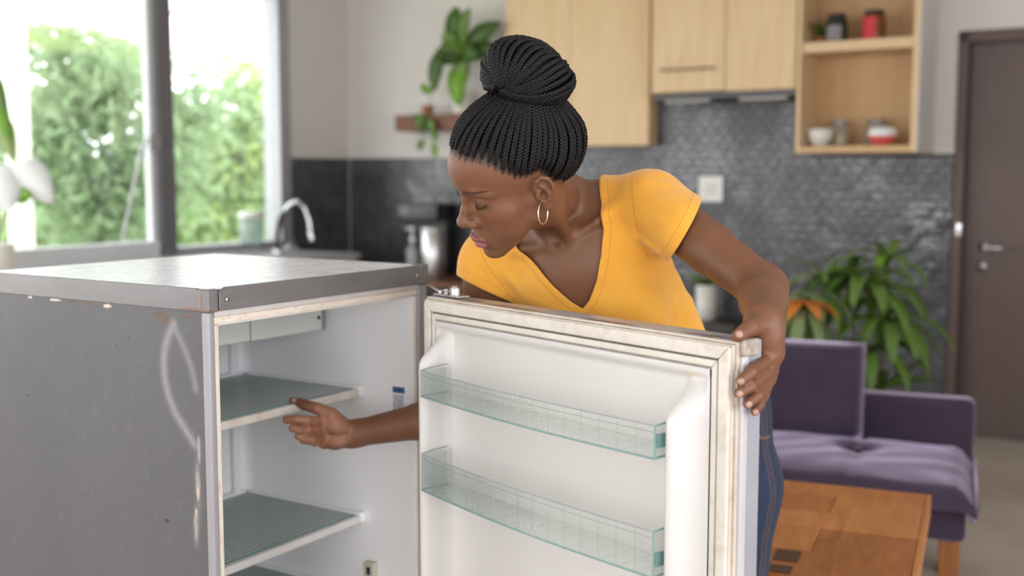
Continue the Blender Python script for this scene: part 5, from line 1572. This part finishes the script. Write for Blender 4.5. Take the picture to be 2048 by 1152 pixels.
# --- skin colour
def skin_colour(V):
    h = HD.loc(V)
    base = np.array([.168,.070,.033]); C = np.tile(base, (len(V),1))
    def mixc(w, c):
        nonlocal C
        w = np.clip(w, 0, 1)[:, None]; C = C*(1-w) + np.array(c)*w
    inh = (np.linalg.norm(h, axis=1) < 160)
    ax = np.abs(h[:,0])
    # slightly redder nose, cheeks and ears
    mixc(.3*np.exp(-((ax-38)**2/400 + (h[:,1]-62)**2/900 + (h[:,2]+14)**2/500))*inh, (.235,.088,.044))
    # lips, darker upper
    mm = inh & (h[:,2] < -45) & (h[:,2] > -85) & (h[:,1] > 70) & (ax < 32)
    lu = np.zeros(len(V)); ll = np.zeros(len(V))
    lu[mm] = np.clip(1 - ev(lips_up, V[mm])/.0012, 0, 1); ll[mm] = np.clip(1 - ev(lips_lo, V[mm])/.0012, 0, 1)
    fr = (h[:,1] > 76)
    mixc(lu*fr*.9, (.19,.062,.060)); mixc(ll*fr*.9, (.31,.10,.11))
    # brow: tapered arc
    bx = np.clip((ax-12)/41, 0, 1)
    bz = 33.5 + 6*bx + 3.5*np.sin(bx*3.14); bw = 4.3*(1-bx)**.6*(.7+.3*np.minimum(1,bx*6))+.3
    w = sstep(1.25, .55, np.abs(h[:,2]-bz)/bw) * (ax>11)*(ax<54)*(h[:,1]>45)*inh
    mixc(w*.78, (.022,.013,.010))
    # scalp under the braids
    hl_ = hairline(h)
    em = inh & (ax > 55) & (np.abs(h[:,1]+8) < 40) & (np.abs(h[:,2]) < 45)
    notear = np.ones(len(V)); notear[em] = sstep(.001, .003, np.minimum(ev(ear(-1), V[em]), ev(ear(1), V[em])))
    mixc(sstep(-3, 5, hl_)*inh*.60*notear, (.055,.030,.022))
    mixc(sstep(14, 34, hl_)*inh*.9*notear, (.02,.013,.011))
    sc = inh & (hl_ > -12) & (hl_ < 40); idx = np.nonzero(sc)[0]; hh = h[idx]; dm = np.full(len(idx), 99.)
    for a_, b_ in ROOTS:
        ab = b_ - a_; t_ = np.clip(((hh - a_) @ ab)/(ab @ ab), 0, 1); dm = np.minimum(dm, np.linalg.norm(hh - a_ - t_[:,None]*ab, axis=1) + 2.0*(1-t_))
    w_ = np.zeros(len(V)); w_[idx] = sstep(5.5, 3.2, dm)
    mixc(w_*notear*.92, (.014,.010,.009))
    h_sl = np.full(len(V), 99.); em = inh & (np.abs(h[:,2]-10) < 12) & (h[:,1] > 70)
    hh = h[em].copy(); hh[:,0] = np.abs(hh[:,0]); dm = np.full(len(hh), 99.); S_ = np.array(SLIT, float)
    for i in range(4):
        ab = S_[i+1]-S_[i]; t_ = np.clip(((hh-S_[i]) @ ab)/(ab @ ab),0,1); dm = np.minimum(dm, np.linalg.norm(hh-S_[i]-t_[:,None]*ab,axis=1))
    h_sl[em] = dm
    mixc(sstep(2.3, 1.2, h_sl)*.92, (.016,.011,.010))
    mixc(sstep(9, 2, h_sl)*.25, (.11,.045,.03))
    # palms and finger undersides are lighter
    hr = np.linalg.norm(V - z3(560,660,2.04), axis=1) < .1
    fy = (V[:,1] < 2.062)
    mixc(hr*.75*sstep(2.074, 2.052, V[:,1])*sstep(.075,.055,np.linalg.norm(V - z3(520,650,2.04), axis=1)), (.33,.15,.09))
    # skin creases of the fingers and palm
    for cp in CREASES:
        d_ = np.full(len(V), 9.)
        for i in range(len(cp)-1):
            ab = cp[i+1]-cp[i]; t_ = np.clip(((V-cp[i]) @ ab)/(ab @ ab),0,1); d_ = np.minimum(d_, np.linalg.norm(V-cp[i]-t_[:,None]*ab,axis=1))
        mixc(sstep(.0019, .0007, d_)*.6, (.085,.034,.02))
    # nails
    for P0 in NAILS:
        c, r, n = P0
        d = np.linalg.norm((V - c), axis=1)
        mixc(sstep(r, r*.82, d)*.85, (.48,.30,.25))
    return C
def hairline(h):
    """positive where braids cover the scalp (head-local millimetres)"""
    ax = np.abs(h[:,0]); y = h[:,1]; z = h[:,2]
    # height of the hairline as a function of how far forward a point lies
    zl = np.interp(y, [-90,-60,-38,-24,-10,2,12,22,40,53,71,80,95], [-52,-32,-4,16,38,38,41,47,62,78,88,91,93])
    return z - zl
# where each plait leaves the scalp
HC = np.array([0,-14,42.]); TC = np.array([0,-60,126.])
Ax = _n(TC - HC); e1 = _n(np.cross(Ax, (1,0,0))); e2 = np.cross(Ax, e1)
def skull_r(D):
    """distance from HC to the scalp along local directions D"""
    lo = np.full(len(D), 40.); hi = np.full(len(D), 130.)
    for _ in range(16):
        m = (lo + hi)/2
        d = ev(skull, HD.wld(HC + D*m[:,None]))
        lo = np.where(d < 0, m, lo); hi = np.where(d < 0, hi, m)
    return (lo+hi)/2
def dirs(th, al): return np.cos(al)[:,None]*Ax + np.sin(al)[:,None]*(math.cos(th)*e1 + math.sin(th)*e2)
AL = np.linspace(.2, 2.9, 90)
def root_alpha(th):
    D = dirs(th, AL); P = HC + D*skull_r(D)[:,None]
    bad = np.nonzero(hairline(P) < 0)[0]
    return AL[bad[0]] if len(bad) else AL[-1]
rb = np.random.default_rng(3)
PLAITS = []
for i in range(54):
    th = 2*math.pi*(i + rb.uniform(-.12,.12))/54; PLAITS.append((th, root_alpha(th) - .05 - rb.uniform(0,.10), 14.5 + rb.uniform(-1.5,2)))
for i in range(30):
    th = 2*math.pi*(i + .5 + rb.uniform(-.2,.2))/30; PLAITS.append((th, root_alpha(th) - rb.uniform(.21,.30), 10 + rb.uniform(-1,1.5)))
ROOTS = []
for th, a1, _l in PLAITS:
    D = dirs(th, np.array([a1 + .07, a1 - .10])); P = HC + D*skull_r(D)[:,None]; ROOTS.append((P[0], P[1]))
NAILS = []
def nail(p, toward, r=.0048): NAILS.append((np.asarray(p) + np.asarray(toward), r, None))
def ray_hit(u, v, nd, Y0, Y1):
    Ys = np.linspace(Y0, Y1, 700); P_ = np.stack([PX(u, v, Y) for Y in Ys]); i = np.nonzero(ev(nd, P_) < 0)[0]
    return P_[i[0]] if len(i) else P_[0]
for u, v, nd, y0, y1, r in ((1482,764,handL,1.3,1.6,.0050),(1480,789,handL,1.3,1.6,.0050),(1499,810,handL,1.3,1.6,.0048),(1512,825,handL,1.3,1.6,.0044),(1479,667,handL,1.3,1.6,.0052),(588,800,handR,1.95,2.3,.0062)):
    NAILS.append((ray_hit(u, v, nd, y0, y1), r, None))
CREASES = []
for pts in ([(335,528),(330,610)], [(362,655),(362,705)], [(404,765),(400,815)], [(462,525),(470,610),(474,690),(480,760),(500,850)], [(505,505),(560,590),(580,700),(576,850)], [(510,520),(600,640),(690,715),(760,745)], [(873,700),(868,800),(880,860)], [(640,650),(700,735)]):
    CREASES.append([ray_hit(540+x/5.689, 740+y/5.689, handR if x < 860 else BODY, 1.9, 2.3) for x, y in pts])
C = skin_colour(V)
t = NT('brown_skin')
sc_ = t.attr('Col', 'Color')
nz = t.noise(160, t.co('Object'), 5, .65)
c_ = t.mix(t.math('MULTIPLY', t.noise(28), .22), sc_, t.mix(.5, sc_, (.10,.04,.02), 'MULTIPLY'))
t.set(Base_Color=c_, Roughness=t.math('ADD', t.math('MULTIPLY', nz, .16), .40), Subsurface_Weight=.12, Subsurface_Radius=(.006,.0025,.0012), Subsurface_Scale=1.0, Specular_IOR_Level=.42)
t.bump(t.noise(900, None, 3, .6), .12, .0004)
M['skin'] = t.m
ORG = np.array([PEL[0], PEL[1], 0.0])
WOMAN = thing('person', ORG, 0, 'woman in yellow T-shirt and blue jeans bending over open door, one arm inside fridge', 'person')
me = to_mesh('body', V, Q, ORG); vcol(me, 'Col', C)
finish('body', me, M['skin'], WOMAN, smooth=True)
# ================================================================== clothes
SH = ('u', .03, [trunk,
    ell(TR, (4,4,-230), (134,92,170)),
    ell(PF, (4,0,120), (166,116,120)),
    chain([LS + (TR.dir((0,0,-1)))*.004, LS*.66 + EL*.34], [.050,.0525], .01),
    chain([RS, RS*.66 + ER*.34], [.054,.054], .01)])
def foldsd(px, r0, r1):
    return px
# the surface, then cloth folds pulled from the left armpit and across the chest
V_, Q_ = surface(SH, allp.min(0) - .07, allp.max(0) + .07, .0042, off=.0045)
tl = TR.loc(V_)
def poly_sd(P, poly):
    """signed distance to a closed polygon, negative inside"""
    poly = np.asarray(poly, float); n = len(poly)
    d = np.full(len(P), 1e18); s = np.ones(len(P))
    for i in range(n):
        a = poly[i]; b = poly[i-1]; e = b - a; w = P - a
        t_ = np.clip((w @ e) / (e @ e), 0, 1); dd = w - t_[:, None] * e
        d = np.minimum(d, (dd*dd).sum(1))
        c1 = P[:,1] >= a[1]; c2 = P[:,1] < b[1]; c3 = e[0]*w[:,1] > e[1]*w[:,0]
        m = (c1 & c2 & c3) | (~c1 & ~c2 & ~c3)
        s[m] *= -1
    return s * np.sqrt(d)
NECK = [(0,-95),(18,-84),(42,-58),(63,-24),(78,8),(85,40),(88,140),(-88,140),(-84,60),(-72,30),(-47,-6),(-29,-46),(-12,-79)]
def gneck(V_):
    q = TR.loc(V_)
    z = q[:,2] - np.maximum(0, -30 - q[:,1]) * 2.2
    return poly_sd(np.stack([q[:,0], z], 1), NECK)          # millimetres, >0 = cloth
def gsleeves(V_):
    """continuous: cloth stays where it is inside the hem plane, off the arm, or on the trunk side"""
    mid = PX(1367, 463, 1.80); nL = _n(np.array([.88,-.05,-.47])); aL = _n(EL - LS); aR = _n(ER - RS)
    dA = np.linalg.norm(np.cross(V_ - LS, aL), axis=1); dB = np.linalg.norm(np.cross(V_ - RS, aR), axis=1)
    x = tl_x(V_)
    gL = np.maximum.reduce([-((V_ - mid) @ nL)*1000, (dA - .070)*1000, 126 - x, -((V_ - LS) @ aL)*1000])
    c = PX(950, 566, 1.98); nR = _n(np.array([-.42, .0, -.90]))
    gR = np.maximum.reduce([-((V_ - c) @ nR)*1000, (dB - .074)*1000, x + 120, -((V_ - RS) @ aR)*1000])
    return np.minimum(gL, gR)
def tl_x(V_): return TR.loc(V_)[:,0]
def ghem(V_): return (V_[:,2] - (PEL[2] + .157)) * 1000
# folds: ridges running between photographed points
def seg_d(V_, a, b):
    ab = b - a; t_ = np.clip(((V_ - a) @ ab) / (ab @ ab), 0, 1)
    return np.linalg.norm(V_ - a - t_[:, None]*ab, axis=1), t_
def surf_px(u, v, nd, off=0.0):
    Ys = np.linspace(1.5, 2.4, 500); P_ = np.stack([PX(u, v, Y) for Y in Ys]); d = ev(nd, P_) - off
    i = np.nonzero(d < 0)[0]
    return P_[i[0]] if len(i) else P_[np.argmin(d)]
nrm = np.stack([evb(SH, V_ + np.eye(3)[k]*4e-4) for k in range(3)], 1) - evb(SH, V_)[:, None]
nrm /= np.linalg.norm(nrm, axis=1, keepdims=True) + 1e-12
disp = np.zeros(len(V_))
FOLDS = [((1338,522),(1268,546),.0035,.008),((1352,530),(1352,640),.0035,.007),
         ((1330,505),(1265,470),.0022,.008),((1300,400),(1380,430),.0022,.010),((1290,365),(1370,385),.0020,.009),((1320,440),(1385,470),.0018,.009),
         ((1225,380),(1238,470),.0022,.008),((1250,360),(1262,440),.0018,.009),((965,520),(1015,590),.0035,.008),((950,500),(975,575),.0025,.008),((1000,540),(1060,600),.0020,.010),
         ((1100,605),(1040,590),.0025,.008),((1020,500),(1010,560),.0018,.009),((1385,585),(1372,640),.0020,.009)]
for p0, p1, h_, w_ in FOLDS:
    a_ = surf_px(*p0, SH); b_ = surf_px(*p1, SH)
    d_, t_ = seg_d(V_, a_, b_)
    prof = np.exp(-(d_/w_)**2) - .55*np.exp(-((d_ - 1.6*w_)/w_)**2)
    disp += (1.9 if p0[0] > 1300 and p0[1] > 500 else 1.35) * h_ * prof * np.sin(np.pi*np.clip(t_*.9+.1,0,1))
sn = np.sin(V_[:,0]*55 + 3*np.sin(V_[:,2]*21)) * np.sin(V_[:,2]*38 + 2*np.sin(V_[:,0]*27))
disp += .0009 * sn
gn = gneck(V_)
disp += .0010 * sstep(12.5, 11.5, gn)                      # neckline band stands proud
V2_ = V_ + nrm * disp[:, None]
g = np.minimum(np.minimum(gn, gsleeves(V_)), ghem(V_))
VS, FS = clip_mesh(V2_, Q_, g)
me = to_mesh('t_shirt', VS, FS, ORG)
# pull attributes for the seams
gn2 = gneck(VS)
def cuffd(V_):
    pl = -((V_ - PX(1367, 463, 1.80)) @ _n(np.array([.88,-.05,-.47])))*1000; pr_ = -((V_ - PX(950, 566, 1.98)) @ _n(np.array([-.42, .0, -.90])))*1000
    dA = np.linalg.norm(np.cross(V_ - LS, _n(EL - LS)), axis=1); dB = np.linalg.norm(np.cross(V_ - RS, _n(ER - RS)), axis=1); x = tl_x(V_)
    return np.minimum(np.where((dA < .072) & (x > 138), pl, 60), np.where((dB < .076) & (x < -132), pr_, 60))
gs2 = cuffd(VS)
vflt(me, 'edge', np.minimum(np.abs(gn2), 60)); vflt(me, 'cuff', np.clip(gs2, -60, 60))
q = TR.loc(VS)
arm_seam = np.abs(np.abs(q[:,0]) - (134 + .16*q[:,2] - .0*q[:,1])) + 40*(q[:,2] < -70)
vflt(me, 'seam', np.minimum(arm_seam, 60))
t = NT('yellow_jersey')
ed = t.attr('edge'); cf = t.attr('cuff'); se = t.attr('seam')
def near(t, v, c, w): return t.math('SUBTRACT', 1.0, t.math('DIVIDE', t.math('ABSOLUTE', t.math('SUBTRACT', v, c)), w), 0, True)
st_ = t.math('MAXIMUM', near(t, ed, 12.3, 1.0), t.math('MAXIMUM', near(t, cf, 15.0, .9), near(t, se, 0.0, 2.4)))
n1 = t.noise(7); n2 = t.noise(700, None, 2, .5)
col = t.mix(t.ramp(n1, .35, .7), srgb(224,164,62), srgb(212,149,50))
t.set(Base_Color=t.mix(t.math('MULTIPLY', st_, .45), col, srgb(165,98,20)), Roughness=.85, Sheen_Weight=.25, Specular_IOR_Level=.25)
hgt = t.math('ADD', t.math('MULTIPLY', n2, .25), t.math('MULTIPLY', t.math('SUBTRACT', 1.0, st_), 1.2))
t.bump(hgt, .5, .0007)
M['shirt'] = t.m
shirt = finish('t_shirt', me, M['shirt'], WOMAN, smooth=True, solid=.0016)
shirt['label'] = 'plain mustard yellow V-neck T-shirt with short sleeves'

# jeans: hips and two legs down to the ankles
def leg(s):
    hip = PF.wld((s*88,-18,-25)); knee = PF.wld((s*92, 20 if s>0 else 60,-400)); ank = PF.wld((s*80,-50 if s>0 else -10,-745))
    return ('u', .02, [chain([hip, knee], [.092,.060], .01), chain([knee, ank], [.058,.042], .01)])
JN = ('u', .04, [trunk, ell(PF, (0,-5,10), (160,112,112)), ell(PF, (6,-8,115), (162,104,170)), ell(PF, (82,-42,-20), (80,90,92)), ell(PF, (-82,-42,-20), (80,90,92)), leg(1), leg(-1)])
lo_ = PEL - (.35,.40,.86); hi_ = PEL + (.35,.35,.21)
VJ, QJ = surface(JN, lo_, hi_, .006, off=.0030)
jl = PF.loc(VJ)
cr = .0016*np.sin(jl[:,2]*.085 + 1.5*np.sin(jl[:,0]*.05)) * np.exp(-((jl[:,2]+395)/70)**2) + .0012*np.sin(jl[:,2]*.12+jl[:,0]*.06)*np.exp(-((jl[:,2]+110)/60)**2)
VJ2 = VJ + cr[:,None]*PF.dir((0,1,0))
VJ2, FJ = clip_mesh(VJ2, QJ, 172 - jl[:,2])
me = to_mesh('jeans', VJ2, FJ, ORG)
jl = PF.loc(VJ2)
vflt(me, 'side', np.clip(np.abs(jl[:,1] - 22) + 60*(np.abs(jl[:,0]) < 60), 0, 60))
pk = np.hypot(jl[:,0] - 178, jl[:,2] - 165) - 78
vflt(me, 'pocket', np.clip(np.abs(pk) + 60*(jl[:,1] < 0) + 60*(jl[:,0] < 60), 0, 60))
t = NT('blue_denim')
sd = t.attr('side'); pk_ = t.attr('pocket')
ln = t.math('MAXIMUM', t.math('MAXIMUM', near(t, sd, 3.5, .9), near(t, sd, 8, .9)), near(t, pk_, 2.5, 1.0))
gv = t.math('MAXIMUM', near(t, sd, 0.0, 1.5), near(t, pk_, 0.0, 1.5))
wv = t.n('ShaderNodeTexWave', {'Vector': t.co('Object', (1,1,.7)), 'Scale': 420, 'Distortion': 1.0}, bands_direction='DIAGONAL').outputs['Fac']
den = t.mix(t.ramp(t.noise(9, None, 4), .35, .7), srgb(15,27,50), srgb(25,42,70))
den = t.mix(t.math('MULTIPLY', wv, .12), den, srgb(80,105,140))
den = t.mix(t.math('MULTIPLY', gv, .6), den, srgb(14,24,44))
t.set(Base_Color=t.mix(t.math('MULTIPLY', ln, .55), den, srgb(150,110,70)), Roughness=.9, Sheen_Weight=.05)
t.bump(t.math('ADD', t.math('MULTIPLY', wv, .5), t.math('MULTIPLY', gv, -2.0)), .3, .0006)
M['denim'] = t.m
jeans = finish('jeans', me, M['denim'], WOMAN, smooth=True, solid=.0014)
jeans['label'] = 'dark blue denim jeans with orange seam stitching'
rv = MB()
rp = PX(1533, 874, 1.9)
pj = project(JN, rp[None], .006, 12)[0]
MBv = MB().tube([pj - ORG + PF.dir((.6,.7,0))*-.001, pj - ORG + PF.dir((.6,.7,0))*.0022], [.0048,.0042], 12)
MBv.build('rivet', pm('copper_rivet', (.62,.30,.10), .35, .9), jeans, smooth=True)
# shoes
for s in (1, -1):
    ank = PF.wld((s*80,-50 if s>0 else -10,-745)); ax = ank - ORG
    sh = MB()
    n = 14; rings = []
    f = PF.dir((s*.12,1,0)); r_ = np.cross(f, (0,0,1))
    prof = [(-.075,.030,.070),(-.06,.038,.085),(-.03,.040,.095),(.0,.040,.085),(.04,.043,.062),(.08,.047,.048),(.12,.047,.042),(.155,.038,.036),(.175,.018,.026)]
    vs = []
    for (y, w, h_) in prof:
        for k in range(n):
            an = 2*math.pi*k/n
            p = np.array([ax[0], ax[1], 0]) + f*y + r_*w*math.cos(an); p[2] = .004 + h_*(.5 + .5*math.sin(an)) ** .8
            vs.append(p)
    fs = [(i*n+k, i*n+(k+1)%n, (i+1)*n+(k+1)%n, (i+1)*n+k) for i in range(len(prof)-1) for k in range(n)]
    fs += [tuple(range(n-1,-1,-1)), tuple((len(prof)-1)*n+k for k in range(n))]
    sh.add(vs, fs)
    sh.build('shoe', M['white_plastic'], WOMAN, smooth=True, sub=1)

# ================================================================== hair, braids, lashes, earring
t = NT('black_braids')
t.set(Base_Color=t.mix(t.noise(300), (.004,.004,.0045), (.009,.0085,.009)), Roughness=.44, Specular_IOR_Level=.22)
t.bump(t.noise(1400, None, 2, .5), .5, .0005)
M['hair'] = t.m
BC = HD.wld((2,-70,152))
FRONT = math.atan2(e2[1], e1[1])
def braid_path(th, a1, lift, n=40, start=0.0):
    s = np.linspace(0, 1, n); al = a1 + (.30 - a1)*s
    D = dirs(th, al); R = skull_r(D)
    off = 3.0 + lift*(.88 - .22*math.cos(th - FRONT))*np.sin(np.pi*np.clip(s*.93, 0, 1))**.75 + 7*s
    P = HC + D*(R + off)[:,None]
    ring = TC + 40*(math.cos(th)*e1 + math.sin(th)*e2)*(.9) + Ax*6
    w = sstep(.55, 1.0, s)[:,None]
    return P*(1-w) + ring*w
def braid(P, w=2.5, amp=2.7, dep=1.5, cyc=15.5, taper=True, seg=5, ph=0.0, nrm_from=None):
    """three strands plaited along the world polyline P (metres)"""
    P = np.asarray(P); L = np.concatenate([[0], np.cumsum(np.linalg.norm(np.diff(P,axis=0),axis=1))])
    n = max(8, int(L[-1]/.0021)); sL = np.linspace(0, L[-1], n)
    C_ = np.stack([np.interp(sL, L, P[:,k]) for k in range(3)],1)
    T = np.gradient(C_, axis=0); T /= np.linalg.norm(T,axis=1,keepdims=True)+1e-12
    O = C_ - nrm_from; N = O - (O*T).sum(1)[:,None]*T; N /= np.linalg.norm(N,axis=1,keepdims=True)+1e-12
    B_ = np.cross(T, N)
    tp = np.ones(n)
    if taper: tp = .45 + .55*np.clip(sL/.02, 0, 1)
    vs, fs = [], []
    for k in range(3):
        a = 2*np.pi*(sL*1000/cyc + k/3) + ph
        X = C_ + B_*(amp*tp*np.sin(a)/1000)[:,None] + N*(dep*tp*np.sin(2*a)/1000)[:,None]
        T2 = np.gradient(X, axis=0); T2 /= np.linalg.norm(T2,axis=1,keepdims=True)+1e-12
        N2 = N - (N*T2).sum(1)[:,None]*T2; N2 /= np.linalg.norm(N2,axis=1,keepdims=True)+1e-12
        B2 = np.cross(T2, N2); base = len(vs)*0 + k*n*seg
        for j in range(seg):
            an = 2*np.pi*j/seg
            vs.append((X + (N2*math.cos(an) + B2*math.sin(an))*(w*tp/1000)[:,None]))
    Vb = np.stack(vs).reshape(3, seg, n, 3).transpose(0,2,1,3).reshape(-1,3)
    i = np.arange(n-1)[:,None]; j = np.arange(seg)[None,:]
    q = np.stack([i*seg+j, i*seg+(j+1)%seg, (i+1)*seg+(j+1)%seg, (i+1)*seg+j], -1).reshape(-1,4)
    F = np.concatenate([q + k*n*seg for k in range(3)])
    return Vb, F
# base layer under the braids, following the same arch
nth = 72; ns = 16
grid = []
for i in range(nth):
    th = 2*math.pi*i/nth; P = braid_path(th, root_alpha(th) - .30, 0, ns)
    s = np.linspace(0,1,ns)
    O = P - HC; O /= np.linalg.norm(O,axis=1,keepdims=True)
    P = P - O*5.5 + O*(13*np.sin(np.pi*np.clip(s*.93,0,1))**1.2)[:,None]
    grid.append(HD.wld(P))
grid = np.array(grid)
i = np.arange(nth)[:,None]; j = np.arange(ns-1)[None,:]
F = np.stack([i*ns+j, i*ns+j+1, ((i+1)%nth)*ns+j+1, ((i+1)%nth)*ns+j], -1).reshape(-1,4)
me = to_mesh('hair', grid.reshape(-1,3), F, ORG)
hair = finish('hair', me, M['hair'], WOMAN, smooth=True, solid=.002)
hair['label'] = 'long black box braids gathered into a high bun'
def add_braid(P, **kw):
    Vb, Fb = braid(P, **kw)
    me = to_mesh('braid', Vb, Fb, ORG)
    finish('braid', me, M['hair'], hair, smooth=True)
hcw = HD.wld(HC)
for th, a1, lift in PLAITS:
    P = braid_path(th, a1, lift)
    add_braid(HD.wld(P), ph=rb.uniform(0,6.28), nrm_from=hcw)
# the bun: plaits fanning over an ellipsoid from the point where they cross
bX = _n(np.array([.94,-.05,-.30])); bZ = _n(np.array([.18,-.12,.97]) - bX*(bX@np.array([.18,-.12,.97]))); bY = np.cross(bZ, bX)
BR = np.stack([bX, bY, bZ]); brad = np.array([69,56,49.])/1000
pole = _n(np.array([-.36,-.62,-.50])); 
u1 = _n(np.cross(pole, (0,0,1))); u2 = np.cross(pole, u1)
core = MB(); 
for k in range(1):
    pr_ = [(math.sin(a)*1., -math.cos(a)) for a in np.linspace(.02, math.pi-.02, 14)]
    core.lathe(pr_, seg=24)
cv = np.array(core.v) * (brad - .006)
core.v = [tuple(BC - ORG + c @ BR) for c in cv]
cb = core.build('bun_core', M['hair'], hair, smooth=True)
NM = 36
for i in range(NM):
    ph = 2*math.pi*(i + rb.uniform(-.15,.15))/NM
    al = np.linspace(.07, 2.75, 50)
    tw = .55*np.sin(al*.9)                     # a slight spiral
    d = np.cos(al)[:,None]*pole + np.sin(al)[:,None]*(np.cos(ph+tw)[:,None]*u1 + np.sin(ph+tw)[:,None]*u2)
    lob = 1 + .05*math.sin(ph*3+1) + rb.uniform(-.025,.03)
    P = BC + (d*brad*lob) @ BR
    add_braid(P, ph=rb.uniform(0,6.28), nrm_from=BC, taper=False, w=2.6, amp=2.9)
for k, (rr, hh) in enumerate([(44,2),(46,9),(40,14)]):
    an = np.linspace(0, 2*math.pi, 70)
    P = TC + Ax*(hh) + rr*(np.cos(an)[:,None]*e1 + np.sin(an)[:,None]*e2)
    add_braid(HD.wld(P), ph=k, nrm_from=HD.wld(TC), taper=False)
# lashes
lash = MB()
for s in (1, -1):
    pts = np.array([(s*x, y, z) for x, y, z in SLIT])
    for k in range(52):
        t_ = min(1, max(0, k/51 + rb.uniform(-.012,.012))); f_ = t_*4; i0 = min(3, int(f_)); p = pts[i0] + (pts[i0+1]-pts[i0])*(f_-i0)
        p = p + np.array([0, -.3, .6])
        dr = np.array([s*(-.15 + 1.0*t_ + rb.uniform(-.16,.16)), .62, -.70 + rb.uniform(-.10,.10)]); dr /= np.linalg.norm(dr)
        Ln = 3.8 + 2.2*t_ + rb.uniform(-.9,.9)
        c0 = p; c1 = p + dr*Ln*.5 + (0,0,-.7); c2 = p + dr*Ln + (0,0,1.0)
        lash.tube([tuple(HD.wld(c)-ORG) for c in (c0,c1,c2)], [.00024,.00017,.00005], 4)
lash.build('eyelashes', M['hair'], WOMAN, smooth=True)['kind'] = 'stuff'
baby = MB()
for k in range(420):
    th = rb.uniform(0, 2*math.pi); a1 = root_alpha(th) + rb.uniform(-.10, .015)
    D = dirs(th, np.array([a1, a1-.05, a1-.11])); R_ = skull_r(D) + np.array([.1,.9,1.6])
    P = HC + D*R_[:,None]; P[1:] += rb.uniform(-2,2,3)
    baby.tube([tuple(HD.wld(p)-ORG) for p in P], [.00022,.00018,.00008], 3)
baby.build('hairline_strands', M['hair'], hair, smooth=True)['kind'] = 'stuff'
lb = HD.wld((-78,-8,-26)); lb = project(HEADND, PX(1079, 424, 1.72)[None], -.001, 20)[0]
er = MB(); r_ = .0162; cz = lb + np.array([0,0,-r_+.003]); hv = _n(np.array([.50,.866,0]))
er.tube([tuple(cz - ORG + hv*math.sin(a)*r_*.93 + np.array([0,0,math.cos(a)])*r_*1.05) for a in np.linspace(.0,2*math.pi,49)], [.0009+.0004*(math.sin(a/2)**2) for a in np.linspace(0,2*math.pi,49)], 8, caps=False)
er.build('earring', pm('silver_hoop', (.9,.8,.76), .18, 1.0, var=.1, vs=300, bump=.4, bs=400), WOMAN, smooth=True)['label'] = 'thin silver hoop earring'
